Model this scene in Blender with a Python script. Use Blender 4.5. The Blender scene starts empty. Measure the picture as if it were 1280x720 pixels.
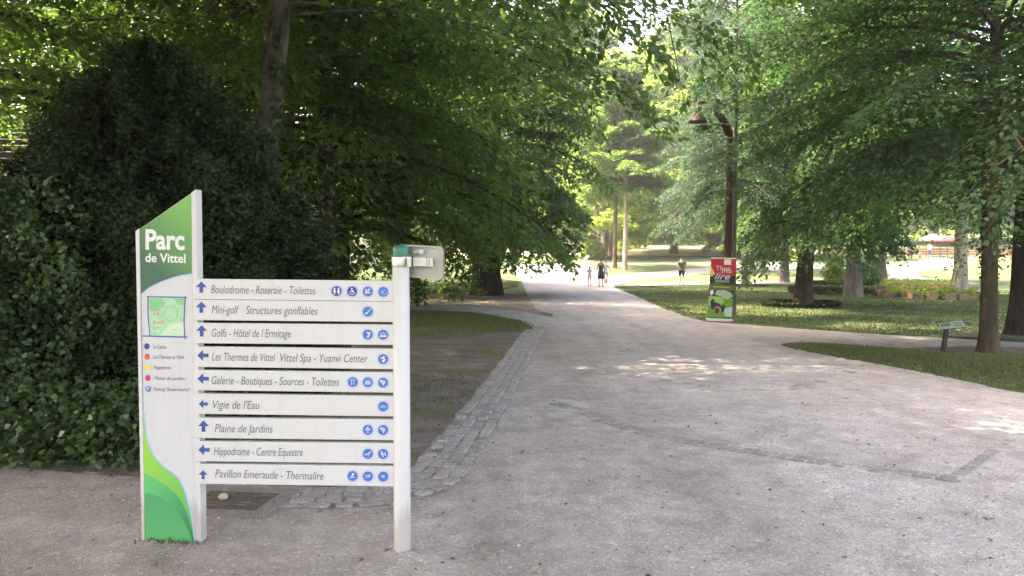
import bpy, bmesh, math, random
import numpy as np
from mathutils import Vector, Matrix
from mathutils.geometry import delaunay_2d_cdt

R = math.radians
# ------------------------------------------------------------------ camera, light, exposure
scene = bpy.context.scene
COL = scene.collection
CAM_H, FPX, HOR = 1.65, 1000.0, 323.0          # eye height, focal length and horizon row (1280-wide frame)
PITCH = math.atan((360.0 - HOR) / FPX)
cd = bpy.data.cameras.new('camera')
cam = bpy.data.objects.new('camera', cd)
COL.objects.link(cam)
cd.sensor_width = 36.0
cd.lens = 36.0 * FPX / 1280.0
cd.clip_start, cd.clip_end = 0.05, 2000.0
cam.location = (0, 0, CAM_H)
cam.rotation_euler = (math.pi / 2 - PITCH, 0, 0)
scene.camera = cam

SUN_AZ, SUN_EL = R(-84), R(56)                 # azimuth from +Y, towards +X
world = bpy.data.worlds.new('World')
scene.world = world
world.use_nodes = True
wn = world.node_tree
bg = wn.nodes['Background']
sky = wn.nodes.new('ShaderNodeTexSky')
sky.sky_type = 'NISHITA'
sky.sun_disc = False
sky.sun_elevation = SUN_EL
sky.sun_rotation = SUN_AZ
sky.dust_density = 4.0
sky.ozone_density = 0.4
sky.air_density = 1.0
wn.links.new(sky.outputs[0], bg.inputs[0])
bg.inputs[1].default_value = 0.15
sl = bpy.data.lights.new('sun', 'SUN')
sl.energy = 2.9
sl.angle = R(0.6)
sl.color = (1.0, 0.95, 0.86)
so = bpy.data.objects.new('sun', sl)
COL.objects.link(so)
sdir = Vector((math.sin(SUN_AZ) * math.cos(SUN_EL), math.cos(SUN_AZ) * math.cos(SUN_EL), math.sin(SUN_EL)))
so.rotation_euler = sdir.to_track_quat('Z', 'Y').to_euler()
so.location = sdir * 60
vs = scene.view_settings
vs.view_transform = 'Standard'
vs.look = 'None'
vs.gamma = 1.0
vs.exposure = 3.3
vs.use_white_balance = True            # the camera's automatic white balance in the shade
vs.white_balance_temperature = 8300
vs.white_balance_tint = 16
vs.use_curve_mapping = False
scene.render.engine = 'CYCLES'
cy = scene.cycles
cy.max_bounces = 7
cy.diffuse_bounces = 4
cy.glossy_bounces = 2
cy.transmission_bounces = 4
cy.use_denoising = True

# ------------------------------------------------------------------ placing helpers
cp, sp_ = math.cos(PITCH), math.sin(PITCH)

def ray(px, py):
    u = (px - 640.0) / FPX
    v = (360.0 - py) / FPX
    return Vector((u, cp + v * sp_, -sp_ + v * cp))

def H(x, y):
    """height of the ground: flat near the sign, then a lawn that rises gently"""
    t = y - 40.0
    if t <= 0:
        return 0.0
    if t < 55.0:
        return 0.0009 * t * t
    return 0.0009 * 55 * 55 + 0.085 * (t - 55.0)

def G(px, py):
    d = ray(px, py)
    o = Vector((0, 0, CAM_H))
    t = 1.0
    while t < 400:
        p = o + d * t
        if p.z <= H(p.x, p.y):
            break
        t += 0.25
    a, b = t - 0.25, t
    for _ in range(24):
        m = (a + b) / 2
        p = o + d * m
        if p.z <= H(p.x, p.y):
            b = m
        else:
            a = m
    p = o + d * b
    return Vector((p.x, p.y, H(p.x, p.y)))

def AT(px, py, Y):
    d = ray(px, py)
    return Vector((0, 0, CAM_H)) + d * (Y / d.y)

# ------------------------------------------------------------------ object helpers
def tag(o, label=None, cat=None, group=None, kind=None):
    if label: o['label'] = label
    if cat: o['category'] = cat
    if group: o['group'] = group
    if kind: o['kind'] = kind
    return o

def thing(name, label, cat, loc=(0, 0, 0), group=None):
    o = bpy.data.objects.new(name, None)
    COL.objects.link(o)
    o.location = loc
    o.empty_display_size = 0.2
    return tag(o, label, cat, group)

def link(name, me, parent=None, world=True):
    o = bpy.data.objects.new(name, me)
    COL.objects.link(o)
    if parent is not None:
        o.parent = parent
        if world:                                  # mesh data is in world coordinates
            q = parent
            off = Vector((0, 0, 0))
            while q is not None:
                off += Vector(q.location)
                q = q.parent
            o.location = -off
    return o

class MB:
    """collects shapes; build() links them as one mesh object"""
    def __init__(s):
        s.v, s.f, s.m = [], [], []
    def add(s, vs_, fs_, mi=0):
        b = len(s.v)
        s.v += [tuple(p) for p in vs_]
        for f in fs_:
            s.f.append(tuple(i + b for i in f))
            s.m.append(mi)
        return s
    def prism(s, front, back, mi=0):
        n = len(front)
        fs_ = [tuple(range(n)), tuple(range(2 * n - 1, n - 1, -1))]
        for i in range(n):
            j = (i + 1) % n
            fs_.append((i, n + i, n + j, j))
        return s.add(list(front) + list(back), fs_, mi)
    def box(s, c, e, mi=0, rz=0.0, M=None):
        c = Vector(c)
        mat_ = M if M is not None else Matrix.Rotation(rz, 3, 'Z')
        vs_ = [c + mat_ @ Vector((sx * e[0] / 2, sy * e[1] / 2, sz * e[2] / 2)) for sz in (-1, 1) for sy in (-1, 1) for sx in (-1, 1)]
        return s.add(vs_, [(0, 2, 3, 1), (4, 5, 7, 6), (0, 1, 5, 4), (2, 6, 7, 3), (0, 4, 6, 2), (1, 3, 7, 5)], mi)
    def tube(s, pts, rad, n=8, mi=0, cap=True, wob=0.0, rnd=None):
        pts = [Vector(p) for p in pts]
        vs_ = []
        k = len(pts)
        for i, p in enumerate(pts):
            t = (pts[min(i + 1, k - 1)] - pts[max(i - 1, 0)])
            t = t.normalized() if t.length > 1e-9 else Vector((0, 0, 1))
            a = Vector((1, 0, 0)) if abs(t.x) < 0.8 else Vector((0, 1, 0))
            u = t.cross(a).normalized()
            w = t.cross(u)
            for j in range(n):
                an = 2 * math.pi * j / n
                rr = rad[i] * (1 + (rnd.uniform(-wob, wob) if rnd else 0))
                vs_.append(p + (u * math.cos(an) + w * math.sin(an)) * rr)
        fs_ = []
        for i in range(k - 1):
            for j in range(n):
                a0, b0 = i * n + j, i * n + (j + 1) % n
                fs_.append((a0, b0, b0 + n, a0 + n))
        if cap:
            fs_.append(tuple(range(n - 1, -1, -1)))
            fs_.append(tuple((k - 1) * n + j for j in range(n)))
        return s.add(vs_, fs_, mi)
    def lathe(s, c, prof, n=20, mi=0):
        c = Vector(c)
        vs_, fs_ = [], []
        for r_, z_ in prof:
            for j in range(n):
                an = 2 * math.pi * j / n
                vs_.append(c + Vector((r_ * math.cos(an), r_ * math.sin(an), z_)))
        for i in range(len(prof) - 1):
            for j in range(n):
                a0, b0 = i * n + j, i * n + (j + 1) % n
                fs_.append((a0, b0, b0 + n, a0 + n))
        return s.add(vs_, fs_, mi)
    def mesh(s, name, mats, smooth=False):
        me = bpy.data.meshes.new(name)
        me.from_pydata(s.v, [], s.f)
        for m in (mats if isinstance(mats, (list, tuple)) else [mats]):
            me.materials.append(m)
        me.polygons.foreach_set('material_index', s.m)
        if smooth:
            me.polygons.foreach_set('use_smooth', [True] * len(s.f))
        me.update()
        return me
    def build(s, name, mats, parent=None, smooth=False, bevel=0.0):
        o = link(name, s.mesh(name, mats, smooth), parent)
        if bevel:
            bm = bmesh.new()
            bm.from_mesh(o.data)
            bmesh.ops.bevel(bm, geom=[e for e in bm.edges if len(e.link_faces) == 2 and e.calc_face_angle(0) > 0.5],
                            offset=bevel, segments=2, affect='EDGES', profile=0.5)
            bm.to_mesh(o.data)
            bm.free()
        return o

# ------------------------------------------------------------------ materials
def nt(name):
    m = bpy.data.materials.new(name)
    m.use_nodes = True
    t = m.node_tree
    return m, t, t.nodes['Principled BSDF'], t.nodes['Material Output']

def node(t, kind, **kw):
    n = t.nodes.new(kind)
    for k, v in kw.items():
        if k.startswith('i_'):
            n.inputs[k[2:].replace('_', ' ')].default_value = v
        else:
            setattr(n, k, v)
    return n

def noise(t, scale, detail=4, rough=0.6, vec=None):
    n = node(t, 'ShaderNodeTexNoise')
    n.inputs['Scale'].default_value = scale
    n.inputs['Detail'].default_value = detail
    n.inputs['Roughness'].default_value = rough
    if vec: t.links.new(vec, n.inputs['Vector'])
    return n.outputs['Fac']

def ramp(t, fac, stops):
    n = node(t, 'ShaderNodeValToRGB')
    cr = n.color_ramp
    while len(cr.elements) < len(stops):
        cr.elements.new(0.5)
    for e, (p, c) in zip(cr.elements, stops):
        e.position = p
        e.color = (c[0], c[1], c[2], 1) if not isinstance(c, (int, float)) else (c, c, c, 1)
    t.links.new(fac, n.inputs['Fac'])
    return n.outputs['Color']

def mix(t, fac, a, b, mode='MIX'):
    n = node(t, 'ShaderNodeMix', data_type='RGBA', blend_type=mode)
    for inp, val in ((n.inputs[0], fac), (n.inputs[6], a), (n.inputs[7], b)):
        if isinstance(val, (int, float)):
            inp.default_value = val
        elif isinstance(val, tuple):
            inp.default_value = (val[0], val[1], val[2], 1)
        else:
            t.links.new(val, inp)
    return n.outputs[2]

def bump(t, h, dist, strength=1.0, prev=None):
    n = node(t, 'ShaderNodeBump')
    n.inputs['Distance'].default_value = dist
    n.inputs['Strength'].default_value = strength
    t.links.new(h, n.inputs['Height'])
    if prev: t.links.new(prev, n.inputs['Normal'])
    return n.outputs['Normal']

def objco(t):
    return node(t, 'ShaderNodeTexCoord').outputs['Object']

def paint(name, col, rough=0.5, metal=0.0, var=0.08, scale=6.0, spec=0.4):
    m, t, p, o = nt(name)
    f = noise(t, scale, 5, 0.65, objco(t))
    c = ramp(t, f, [(0.3, tuple(x * (1 - var) for x in col)), (0.7, tuple(min(1, x * (1 + var)) for x in col))])
    t.links.new(c, p.inputs['Base Color'])
    p.inputs['Roughness'].default_value = rough
    p.inputs['Metallic'].default_value = metal
    p.inputs['Specular IOR Level'].default_value = spec
    return m

def leaf_mat(name, dark, light, trans, tfac=0.4, rough=0.5, spec=0.25):
    m, t, p, o = nt(name)
    a = node(t, 'ShaderNodeAttribute', attribute_name='rnd').outputs['Fac']
    c = ramp(t, a, [(0.0, dark), (1.0, light)])
    tc = ramp(t, a, [(0.0, tuple(x * 0.65 for x in trans)), (1.0, trans)])
    t.links.new(c, p.inputs['Base Color'])
    p.inputs['Roughness'].default_value = rough
    p.inputs['Specular IOR Level'].default_value = spec
    tr = node(t, 'ShaderNodeBsdfTranslucent')
    t.links.new(tc, tr.inputs['Color'])
    ms = node(t, 'ShaderNodeMixShader')
    ms.inputs[0].default_value = tfac
    t.links.new(p.outputs[0], ms.inputs[1])
    t.links.new(tr.outputs[0], ms.inputs[2])
    t.links.new(ms.outputs[0], o.inputs['Surface'])
    return m

def bark_mat(name, dark, light, scale=6.0):
    m, t, p, o = nt(name)
    mp = node(t, 'ShaderNodeMapping')
    mp.inputs['Scale'].default_value = (1, 1, 0.28)
    t.links.new(objco(t), mp.inputs['Vector'])
    f = noise(t, scale, 8, 0.72, mp.outputs[0])
    g = noise(t, 1.3, 3, 0.6, objco(t))
    c = ramp(t, f, [(0.40, dark), (0.60, light)])
    c = mix(t, 0.45, c, ramp(t, g, [(0.35, tuple(x * 0.7 for x in dark)), (0.7, light)]))
    t.links.new(c, p.inputs['Base Color'])
    p.inputs['Roughness'].default_value = 0.95
    p.inputs['Specular IOR Level'].default_value = 0.1
    t.links.new(bump(t, f, 0.09), p.inputs['Normal'])
    return m

def gravel_mat():
    m, t, p, o = nt('gravel')
    co = objco(t)
    big = noise(t, 0.55, 5, 0.6, co)
    mid = noise(t, 4.0, 6, 0.7, co)
    fine = noise(t, 70.0, 4, 0.75, co)
    v = node(t, 'ShaderNodeTexVoronoi', feature='F1')
    v.inputs['Scale'].default_value = 75.0
    t.links.new(co, v.inputs['Vector'])
    c = ramp(t, big, [(0.32, (0.385, 0.354, 0.338)), (0.52, (0.430, 0.392, 0.374)), (0.7, (0.480, 0.443, 0.426))])
    # greyer, tarred surface farther along the avenue
    sx = node(t, 'ShaderNodeSeparateXYZ')
    t.links.new(co, sx.inputs[0])
    ad = node(t, 'ShaderNodeMath', operation='MULTIPLY_ADD')
    t.links.new(mid, ad.inputs[0]); ad.inputs[1].default_value = 6.0
    t.links.new(sx.outputs['Y'], ad.inputs[2])
    mr = node(t, 'ShaderNodeMapRange')
    mr.inputs['From Min'].default_value = 13.0
    mr.inputs['From Max'].default_value = 24.0
    t.links.new(ad.outputs[0], mr.inputs['Value'])
    c = mix(t, mr.outputs[0], c, (0.315, 0.303, 0.308))
    c = mix(t, 0.75, c, ramp(t, mid, [(0.3, (0.66, 0.66, 0.67)), (0.68, (1.16, 1.15, 1.14))]), 'MULTIPLY')
    c = mix(t, 0.85, c, ramp(t, fine, [(0.28, 0.72), (0.72, 1.24)]), 'MULTIPLY')
    st = node(t, 'ShaderNodeTexNoise')
    st.inputs['Scale'].default_value = 1.3
    st.inputs['Detail'].default_value = 7
    st.inputs['Roughness'].default_value = 0.75
    st.inputs['Distortion'].default_value = 0.8
    t.links.new(co, st.inputs['Vector'])
    c = mix(t, 0.9, c, ramp(t, st.outputs['Fac'], [(0.28, (0.60, 0.57, 0.55)), (0.42, (0.90, 0.88, 0.87)), (0.58, (1.02, 1.02, 1.02)), (0.74, (1.22, 1.20, 1.19))]), 'MULTIPLY')
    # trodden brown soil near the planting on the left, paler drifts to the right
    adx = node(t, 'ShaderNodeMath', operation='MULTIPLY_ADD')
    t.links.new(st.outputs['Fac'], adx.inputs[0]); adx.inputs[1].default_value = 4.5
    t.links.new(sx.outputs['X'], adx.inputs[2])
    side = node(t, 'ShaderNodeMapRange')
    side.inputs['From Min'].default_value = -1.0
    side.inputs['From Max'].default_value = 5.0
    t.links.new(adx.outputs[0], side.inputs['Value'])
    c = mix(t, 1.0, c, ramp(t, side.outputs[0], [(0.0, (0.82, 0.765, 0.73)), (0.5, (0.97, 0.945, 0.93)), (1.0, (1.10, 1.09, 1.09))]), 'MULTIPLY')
    # long worn tracks down the avenue
    mpt = node(t, 'ShaderNodeMapping')
    mpt.inputs['Scale'].default_value = (1.5, .10, 1)
    mpt.inputs['Rotation'].default_value = (0, 0, -.08)
    t.links.new(co, mpt.inputs['Vector'])
    trk = noise(t, 1.0, 4, 0.55, mpt.outputs[0])
    c = mix(t, 0.8, c, ramp(t, trk, [(0.34, (0.84, 0.82, 0.81)), (0.50, (1.0, 1.0, 1.0)), (0.68, (1.09, 1.08, 1.07))]), 'MULTIPLY')
    sepc = node(t, 'ShaderNodeSeparateColor')
    t.links.new(v.outputs['Color'], sepc.inputs[0])
    c = mix(t, 0.8, c, ramp(t, sepc.outputs[0], [(0.0, 0.80), (0.8, 1.06), (0.94, 1.10), (1.0, 1.7)]), 'MULTIPLY')
    t.links.new(c, p.inputs['Base Color'])
    p.inputs['Roughness'].default_value = 0.95
    p.inputs['Specular IOR Level'].default_value = 0.15
    n1 = bump(t, v.outputs['Distance'], 0.006, 0.8)
    n2 = bump(t, fine, 0.008, 0.9, n1)
    t.links.new(bump(t, mid, 0.04, 0.6, n2), p.inputs['Normal'])
    return m

def earth_mat(name, cols, green=None, gth=(0.5, 0.62), scale=2.2):
    m, t, p, o = nt(name)
    co = objco(t)
    a = noise(t, scale, 6, 0.65, co)
    f = noise(t, 45.0, 5, 0.75, co)
    c = ramp(t, a, [(0.3, cols[0]), (0.5, cols[1]), (0.7, cols[2])])
    if green:
        g = noise(t, 0.8, 5, 0.7, co)
        c = mix(t, ramp(t, g, [(gth[0], 0.0), (gth[1], 1.0)]), c, green)
    c = mix(t, 0.85, c, ramp(t, f, [(0.28, 0.5), (0.72, 1.45)]), 'MULTIPLY')
    t.links.new(c, p.inputs['Base Color'])
    p.inputs['Roughness'].default_value = 0.97
    p.inputs['Specular IOR Level'].default_value = 0.1
    n1 = bump(t, f, 0.02, 0.9)
    t.links.new(bump(t, a, 0.08, 0.6, n1), p.inputs['Normal'])
    return m

M = {}
M['gravel'] = gravel_mat()
M['lawn'] = earth_mat('lawn', [(0.058, 0.094, 0.036), (0.082, 0.122, 0.050), (0.115, 0.138, 0.068)], (0.130, 0.112, 0.080), (0.48, 0.68), 0.9)
M['dirt'] = earth_mat('dirt', [(0.150, 0.115, 0.108), (0.225, 0.180, 0.170), (0.310, 0.262, 0.245)], (0.150, 0.150, 0.085), (0.46, 0.64))
M['dirt_dry'] = earth_mat('dry_earth', [(0.15, 0.115, 0.09), (0.22, 0.17, 0.13), (0.28, 0.22, 0.17)])
M['path'] = earth_mat('path_surface', [(0.24, 0.235, 0.245), (0.28, 0.27, 0.275), (0.31, 0.295, 0.295)])
M['sand'] = earth_mat('pale_sand', [(0.33, 0.30, 0.21), (0.38, 0.34, 0.24), (0.42, 0.38, 0.28)])
M['sett'] = earth_mat('sett_stone', [(0.28, 0.256, 0.247), (0.36, 0.330, 0.318), (0.45, 0.412, 0.397)], None, scale=5.0)
M['sett_worn'] = earth_mat('sett_worn', [(0.23, 0.207, 0.199), (0.30, 0.272, 0.261), (0.37, 0.338, 0.325)], None, scale=4.0)
M['joint'] = earth_mat('joint_soil', [(0.19, 0.168, 0.160), (0.31, 0.276, 0.265), (0.46, 0.416, 0.403)], None, scale=3.0)
M['stone'] = earth_mat('tan_stone', [(0.15, 0.10, 0.06), (0.21, 0.15, 0.09), (0.28, 0.21, 0.12)], None, scale=4.0)
M['pebble'] = earth_mat('pebble', [(0.33, 0.29, 0.27), (0.46, 0.42, 0.40), (0.62, 0.58, 0.55)], None, scale=18.0)
M['concrete'] = earth_mat('concrete', [(0.22, 0.21, 0.19), (0.27, 0.25, 0.23), (0.31, 0.29, 0.27)], None, scale=6.0)
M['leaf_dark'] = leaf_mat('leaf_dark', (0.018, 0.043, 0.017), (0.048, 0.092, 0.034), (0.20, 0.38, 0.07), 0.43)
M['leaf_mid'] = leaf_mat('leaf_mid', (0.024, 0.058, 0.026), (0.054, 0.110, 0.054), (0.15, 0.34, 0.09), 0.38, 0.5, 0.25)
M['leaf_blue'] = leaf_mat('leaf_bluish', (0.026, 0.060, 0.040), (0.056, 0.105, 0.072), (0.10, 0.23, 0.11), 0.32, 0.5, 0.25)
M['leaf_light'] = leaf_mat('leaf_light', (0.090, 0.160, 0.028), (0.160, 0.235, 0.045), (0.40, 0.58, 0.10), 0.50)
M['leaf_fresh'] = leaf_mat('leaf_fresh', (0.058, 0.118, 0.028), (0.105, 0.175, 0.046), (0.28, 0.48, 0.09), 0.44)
M['leaf_willow'] = leaf_mat('leaf_willow', (0.080, 0.120, 0.030), (0.120, 0.165, 0.050), (0.32, 0.42, 0.10), 0.42)
M['leaf_yew'] = leaf_mat('leaf_yew', (0.010, 0.018, 0.007), (0.028, 0.045, 0.016), (0.03, 0.07, 0.016), 0.12, 0.55, 0.2)
M['leaf_ivy'] = leaf_mat('leaf_ivy', (0.030, 0.066, 0.020), (0.072, 0.122, 0.040), (0.06, 0.12, 0.03), 0.2, 0.35, 0.45)
M['leaf_flower'] = leaf_mat('flower_yellow', (0.28, 0.24, 0.05), (0.42, 0.36, 0.10), (0.5, 0.4, 0.05), 0.3)
M['grass'] = leaf_mat('grass_blade', (0.056, 0.096, 0.036), (0.130, 0.155, 0.074), (0.14, 0.19, 0.06), 0.28, 0.6, 0.2)
M['grass_dry'] = leaf_mat('grass_dry', (0.105, 0.132, 0.052), (0.270, 0.255, 0.130), (0.14, 0.17, 0.06), 0.28, 0.6, 0.2)
M['bark_dark'] = bark_mat('bark_dark', (0.026, 0.022, 0.018), (0.085, 0.072, 0.058))
M['bark_grey'] = bark_mat('bark_grey', (0.085, 0.078, 0.070), (0.200, 0.182, 0.160))
M['bark_brown'] = bark_mat('bark_brown', (0.060, 0.046, 0.032), (0.165, 0.130, 0.088))
M['bark_pale'] = bark_mat('bark_pale', (0.20, 0.18, 0.14), (0.42, 0.39, 0.31))
M['bark_mottled'] = bark_mat('bark_mottled', (0.030, 0.026, 0.022), (0.20, 0.175, 0.150), 5.0)

# ------------------------------------------------------------------ vegetation builders
def leaves_mesh(name, C, A, N, S, mat, rng, wid=0.30, fold=0.10, rnd=None):
    """one leaf-shaped face per point: C base, A axis, N normal, S length"""
    n = len(C)
    A = A / (np.linalg.norm(A, axis=1, keepdims=True) + 1e-9)
    B = np.cross(A, N)
    B /= (np.linalg.norm(B, axis=1, keepdims=True) + 1e-9)
    N2 = np.cross(B, A)
    S = S[:, None]
    V = np.empty((n, 4, 3), np.float32)
    V[:, 0] = C
    V[:, 1] = C + A * S * 0.42 + B * S * wid + N2 * S * fold
    V[:, 2] = C + A * S
    V[:, 3] = C + A * S * 0.42 - B * S * wid + N2 * S * fold
    return quads(name, V.reshape(-1, 3), n, mat, rnd if rnd is not None else rng.random(n))

def quads(name, V, n, mat, rnd, k=4):
    me = bpy.data.meshes.new(name)
    me.vertices.add(n * k)
    me.vertices.foreach_set('co', np.ascontiguousarray(V, np.float32).ravel())
    me.loops.add(n * k)
    me.loops.foreach_set('vertex_index', np.arange(n * k, dtype=np.int32))
    me.polygons.add(n)
    me.polygons.foreach_set('loop_start', np.arange(0, n * k, k, dtype=np.int32))
    me.polygons.foreach_set('loop_total', np.full(n, k, np.int32))
    at = me.attributes.new('rnd', 'FLOAT', 'FACE')
    at.data.foreach_set('value', np.asarray(rnd, np.float32))
    me.materials.append(mat)
    me.update(calc_edges=True)
    return me

def tree_parts(seed, h, r0, z0, RR, limbs=50, subs=12, lps=80, leaf=0.12, lmat='leaf_dark', bmat='bark_dark',
               e0=15, e1=70, droop=0.45, lean=(0, 0), prof=0.5, az=None, bend=0.25, flare=1.35, spread=0.34, hang=0.25,
               twigs=True, jit=0.45, top=1.0, lenj=0.25, stems=1, wid=0.30, tpow=1.15, limbk=0.0125, lowk=1.0, xlim=None, xlim2=None, ivy=0, ivz=(0.5, 6.0)):
    """trunk with limbs, sub-branches and flat sprays of leaves; returns (wood mesh, leaf mesh) around the origin"""
    rnd = random.Random(seed)
    rng = np.random.default_rng(seed)
    w = MB()
    K = 12
    pts, rad = [], []
    ph = rnd.uniform(0, 6.28)
    for i in range(K + 1):
        t = i / K
        pts.append(Vector((lean[0] * t + bend * math.sin(3.1 * t + ph) * t, lean[1] * t + bend * math.cos(2.3 * t + ph) * t, h * 0.93 * t)))
        rr = r0 * (1 - 0.86 * t ** 0.9)
        rad.append(rr)
    # root flare
    base = [Vector((0, 0, -0.15)), Vector((0, 0, 0.0)), Vector((0, 0, 0.7 * r0)), pts[0].lerp(pts[1], min(.6, 2.3 * r0 / (h * .0775)))]
    w.tube(base + pts[1:], [r0 * flare * 1.08, r0 * flare, r0 * (1 + (flare - 1) * 0.5), r0 * (1 + (flare - 1) * 0.08)] + rad[1:], 12, wob=0.07, rnd=rnd)
    for sgl in range(1, stems):
        o = Vector((rnd.uniform(-1, 1), rnd.uniform(-0.4, 0.4), 0)).normalized() * r0 * 0.85
        w.tube([o * 1.25 + Vector((0, 0, -.1)), o * 1.0 + Vector((0, 0, h * .04)), o * 1.6 + pts[4], o * 3.0 + pts[8]], [r0 * 1.0, r0 * .8, r0 * .5, r0 * .1], 10, wob=0.06, rnd=rnd)

    def tp(z):
        t = max(0, min(0.999, z / (h * 0.93))) * K
        i = int(t)
        return pts[i].lerp(pts[i + 1], t - i), rad[i] * (1 - (t - i)) + rad[i + 1] * (t - i)
    O, D, L_, W_ = [], [], [], []
    for i in range(limbs):
        t = (i + rnd.random()) / limbs
        t = t ** tpow
        z = z0 + (h * 0.92 - z0) * t
        b, tr = tp(z)
        a = (i * 2.39996 + rnd.uniform(-0.5, 0.5)) if az is None else az(i, rnd)
        L = RR * max(0.10, (1 - (t * top) ** 2)) ** prof * rnd.uniform(1 - lenj, 1 + lenj * 0.6)
        L *= lowk + (1 - lowk) * min(1.0, t / 0.4)
        if xlim is not None and math.cos(a) < 0:
            L = min(L, xlim * (0.82 + 0.9 * t) / max(.15, -math.cos(a)))
        if xlim2 is not None and math.cos(a) > 0:
            L = min(L, xlim2 * (0.82 + 0.9 * t) / max(.15, math.cos(a)))
        el = R(e0 + (e1 - e0) * t + rnd.uniform(-7, 7))
        dh = Vector((math.cos(a), math.sin(a), 0))
        side = Vector((-dh.y, dh.x, 0))
        cv = rnd.uniform(-0.18, 0.18)
        dr = droop * (1 - 0.75 * t)
        def P(s):
            return b + dh * (L * s * math.cos(el)) + side * (cv * L * s * s) + Vector((0, 0, L * s * math.sin(el) - dr * L * s ** 2.1))
        lp = [P(s) for s in (0, .18, .36, .54, .72, .88, 1.0)]
        lr = max(0.010, min(tr * 0.5, limbk * L))
        w.tube(lp, [lr * (1 - 0.9 * s) + 0.004 for s in (0, .18, .36, .54, .72, .88, 1.0)], 6, cap=False)
        for j in range(subs):
            s = 0.22 + 0.78 * (j + rnd.random()) / subs
            p = P(s)
            tg = (P(min(1, s + .05)) - P(s - .05)).normalized()
            sg = 1 if j % 2 else -1
            an = R(rnd.uniform(25, 75)) * sg * (1.0 if s < 0.93 else 0.3)
            d = Matrix.Rotation(an, 3, 'Z') @ tg
            d.z += rnd.uniform(-0.30, 0.22)
            d.normalize()
            Ls = (0.30 * L * (1.15 - 0.65 * s) + 0.25) * rnd.uniform(0.7, 1.3)
            O.append(p); D.append(d); L_.append(Ls); W_.append(spread * Ls)
            if twigs:
                q = p + d * Ls
                w.tube([p, p + d * Ls * .5 - Vector((0, 0, hang * .12 * Ls)), q - Vector((0, 0, hang * .6 * Ls))], [0.010 + lr * 0.12, 0.007, 0.003], 4, cap=False)
    O = np.array(O); D = np.array(D); L_ = np.array(L_); W_ = np.array(W_)
    ns = len(O)
    cnt = np.maximum(6, (lps * L_ / L_.mean() * rng.uniform(0.45, 1.5, ns)).astype(int))
    idx = np.repeat(np.arange(ns), cnt)
    n = len(idx)
    u = rng.random(n) ** 0.8
    v = rng.uniform(-1, 1, n)
    Sd = np.cross(D, np.array([0, 0, 1.0]))
    Sd /= np.linalg.norm(Sd, axis=1, keepdims=True) + 1e-9
    dd, ss, ll, ww = D[idx], Sd[idx], L_[idx], W_[idx]
    wloc = ww * (0.25 + 0.9 * np.sqrt(np.clip(u * (1.08 - u) * 2.6, 0.02, 1)))
    C = O[idx] + dd * (ll * u * 1.08)[:, None] + ss * (v * wloc)[:, None]
    C[:, 2] += rng.normal(0, 0.05 * ll + 0.02, n) - hang * ll * (u ** 2 * 0.6 + 0.35 * v * v)
    A = dd * 0.6 + ss * (v * 1.0)[:, None] + rng.normal(0, 0.35, (n, 3))
    A[:, 2] -= 0.25
    N = np.tile(np.array([0, 0, 1.0]), (n, 1)) + rng.normal(0, jit, (n, 3))
    S = leaf * rng.uniform(0.65, 1.25, n)
    if ivy:
        zi = rng.uniform(ivz[0], ivz[1], ivy)
        ai = rng.uniform(0, 6.28, ivy)
        keep = np.sin(3 * ai + 2.2 * zi) + np.sin(1.7 * zi + seed) > -0.1
        zi, ai = zi[keep], ai[keep]
        q = [tp(z) for z in zi]
        Ci = np.array([(p.x + math.cos(a_) * r_ * 1.03, p.y + math.sin(a_) * r_ * 1.03, z) for (p, r_), a_, z in zip(q, ai, zi)])
        out = np.stack([np.cos(ai), np.sin(ai), np.full(len(ai), -.5)], 1)
        C = np.concatenate([C, Ci]); A = np.concatenate([A, out * .5 + rng.normal(0, .5, out.shape)])
        N = np.concatenate([N, out + rng.normal(0, .4, out.shape) + np.array([0, 0, .8])]); S = np.concatenate([S, leaf * rng.uniform(.5, 1.1, len(ai))])
        idx = np.concatenate([idx, rng.integers(0, ns, len(ai))])
        n = len(C)
    clump = rng.normal(0, 0.22, ns)[idx]
    me = leaves_mesh('crown', C, A, N, S, M[lmat], rng, wid=wid, rnd=np.clip(rng.random(n) * 0.6 + 0.2 + clump, 0, 1))
    wm = w.mesh('trunk', M[bmat], smooth=True)
    return wm, me

def tree(label, base, cat='tree', name='tree', group=None, **kw):
    wm, me = tree_parts(**kw)
    t = thing(name, label, cat, base, group)
    link('trunk', wm, t, world=False)
    link('crown', me, t, world=False)
    return t

def copy_tree(src, label, base, rz=0, sc=1.0):
    o = src.copy()
    COL.objects.link(o)
    o.location = base
    o.rotation_euler = (0, 0, rz)
    o.scale = (sc, sc, sc)
    o['label'] = label
    for ch in src.children:
        c = ch.copy()
        COL.objects.link(c)
        c.parent = o
    return o

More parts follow.
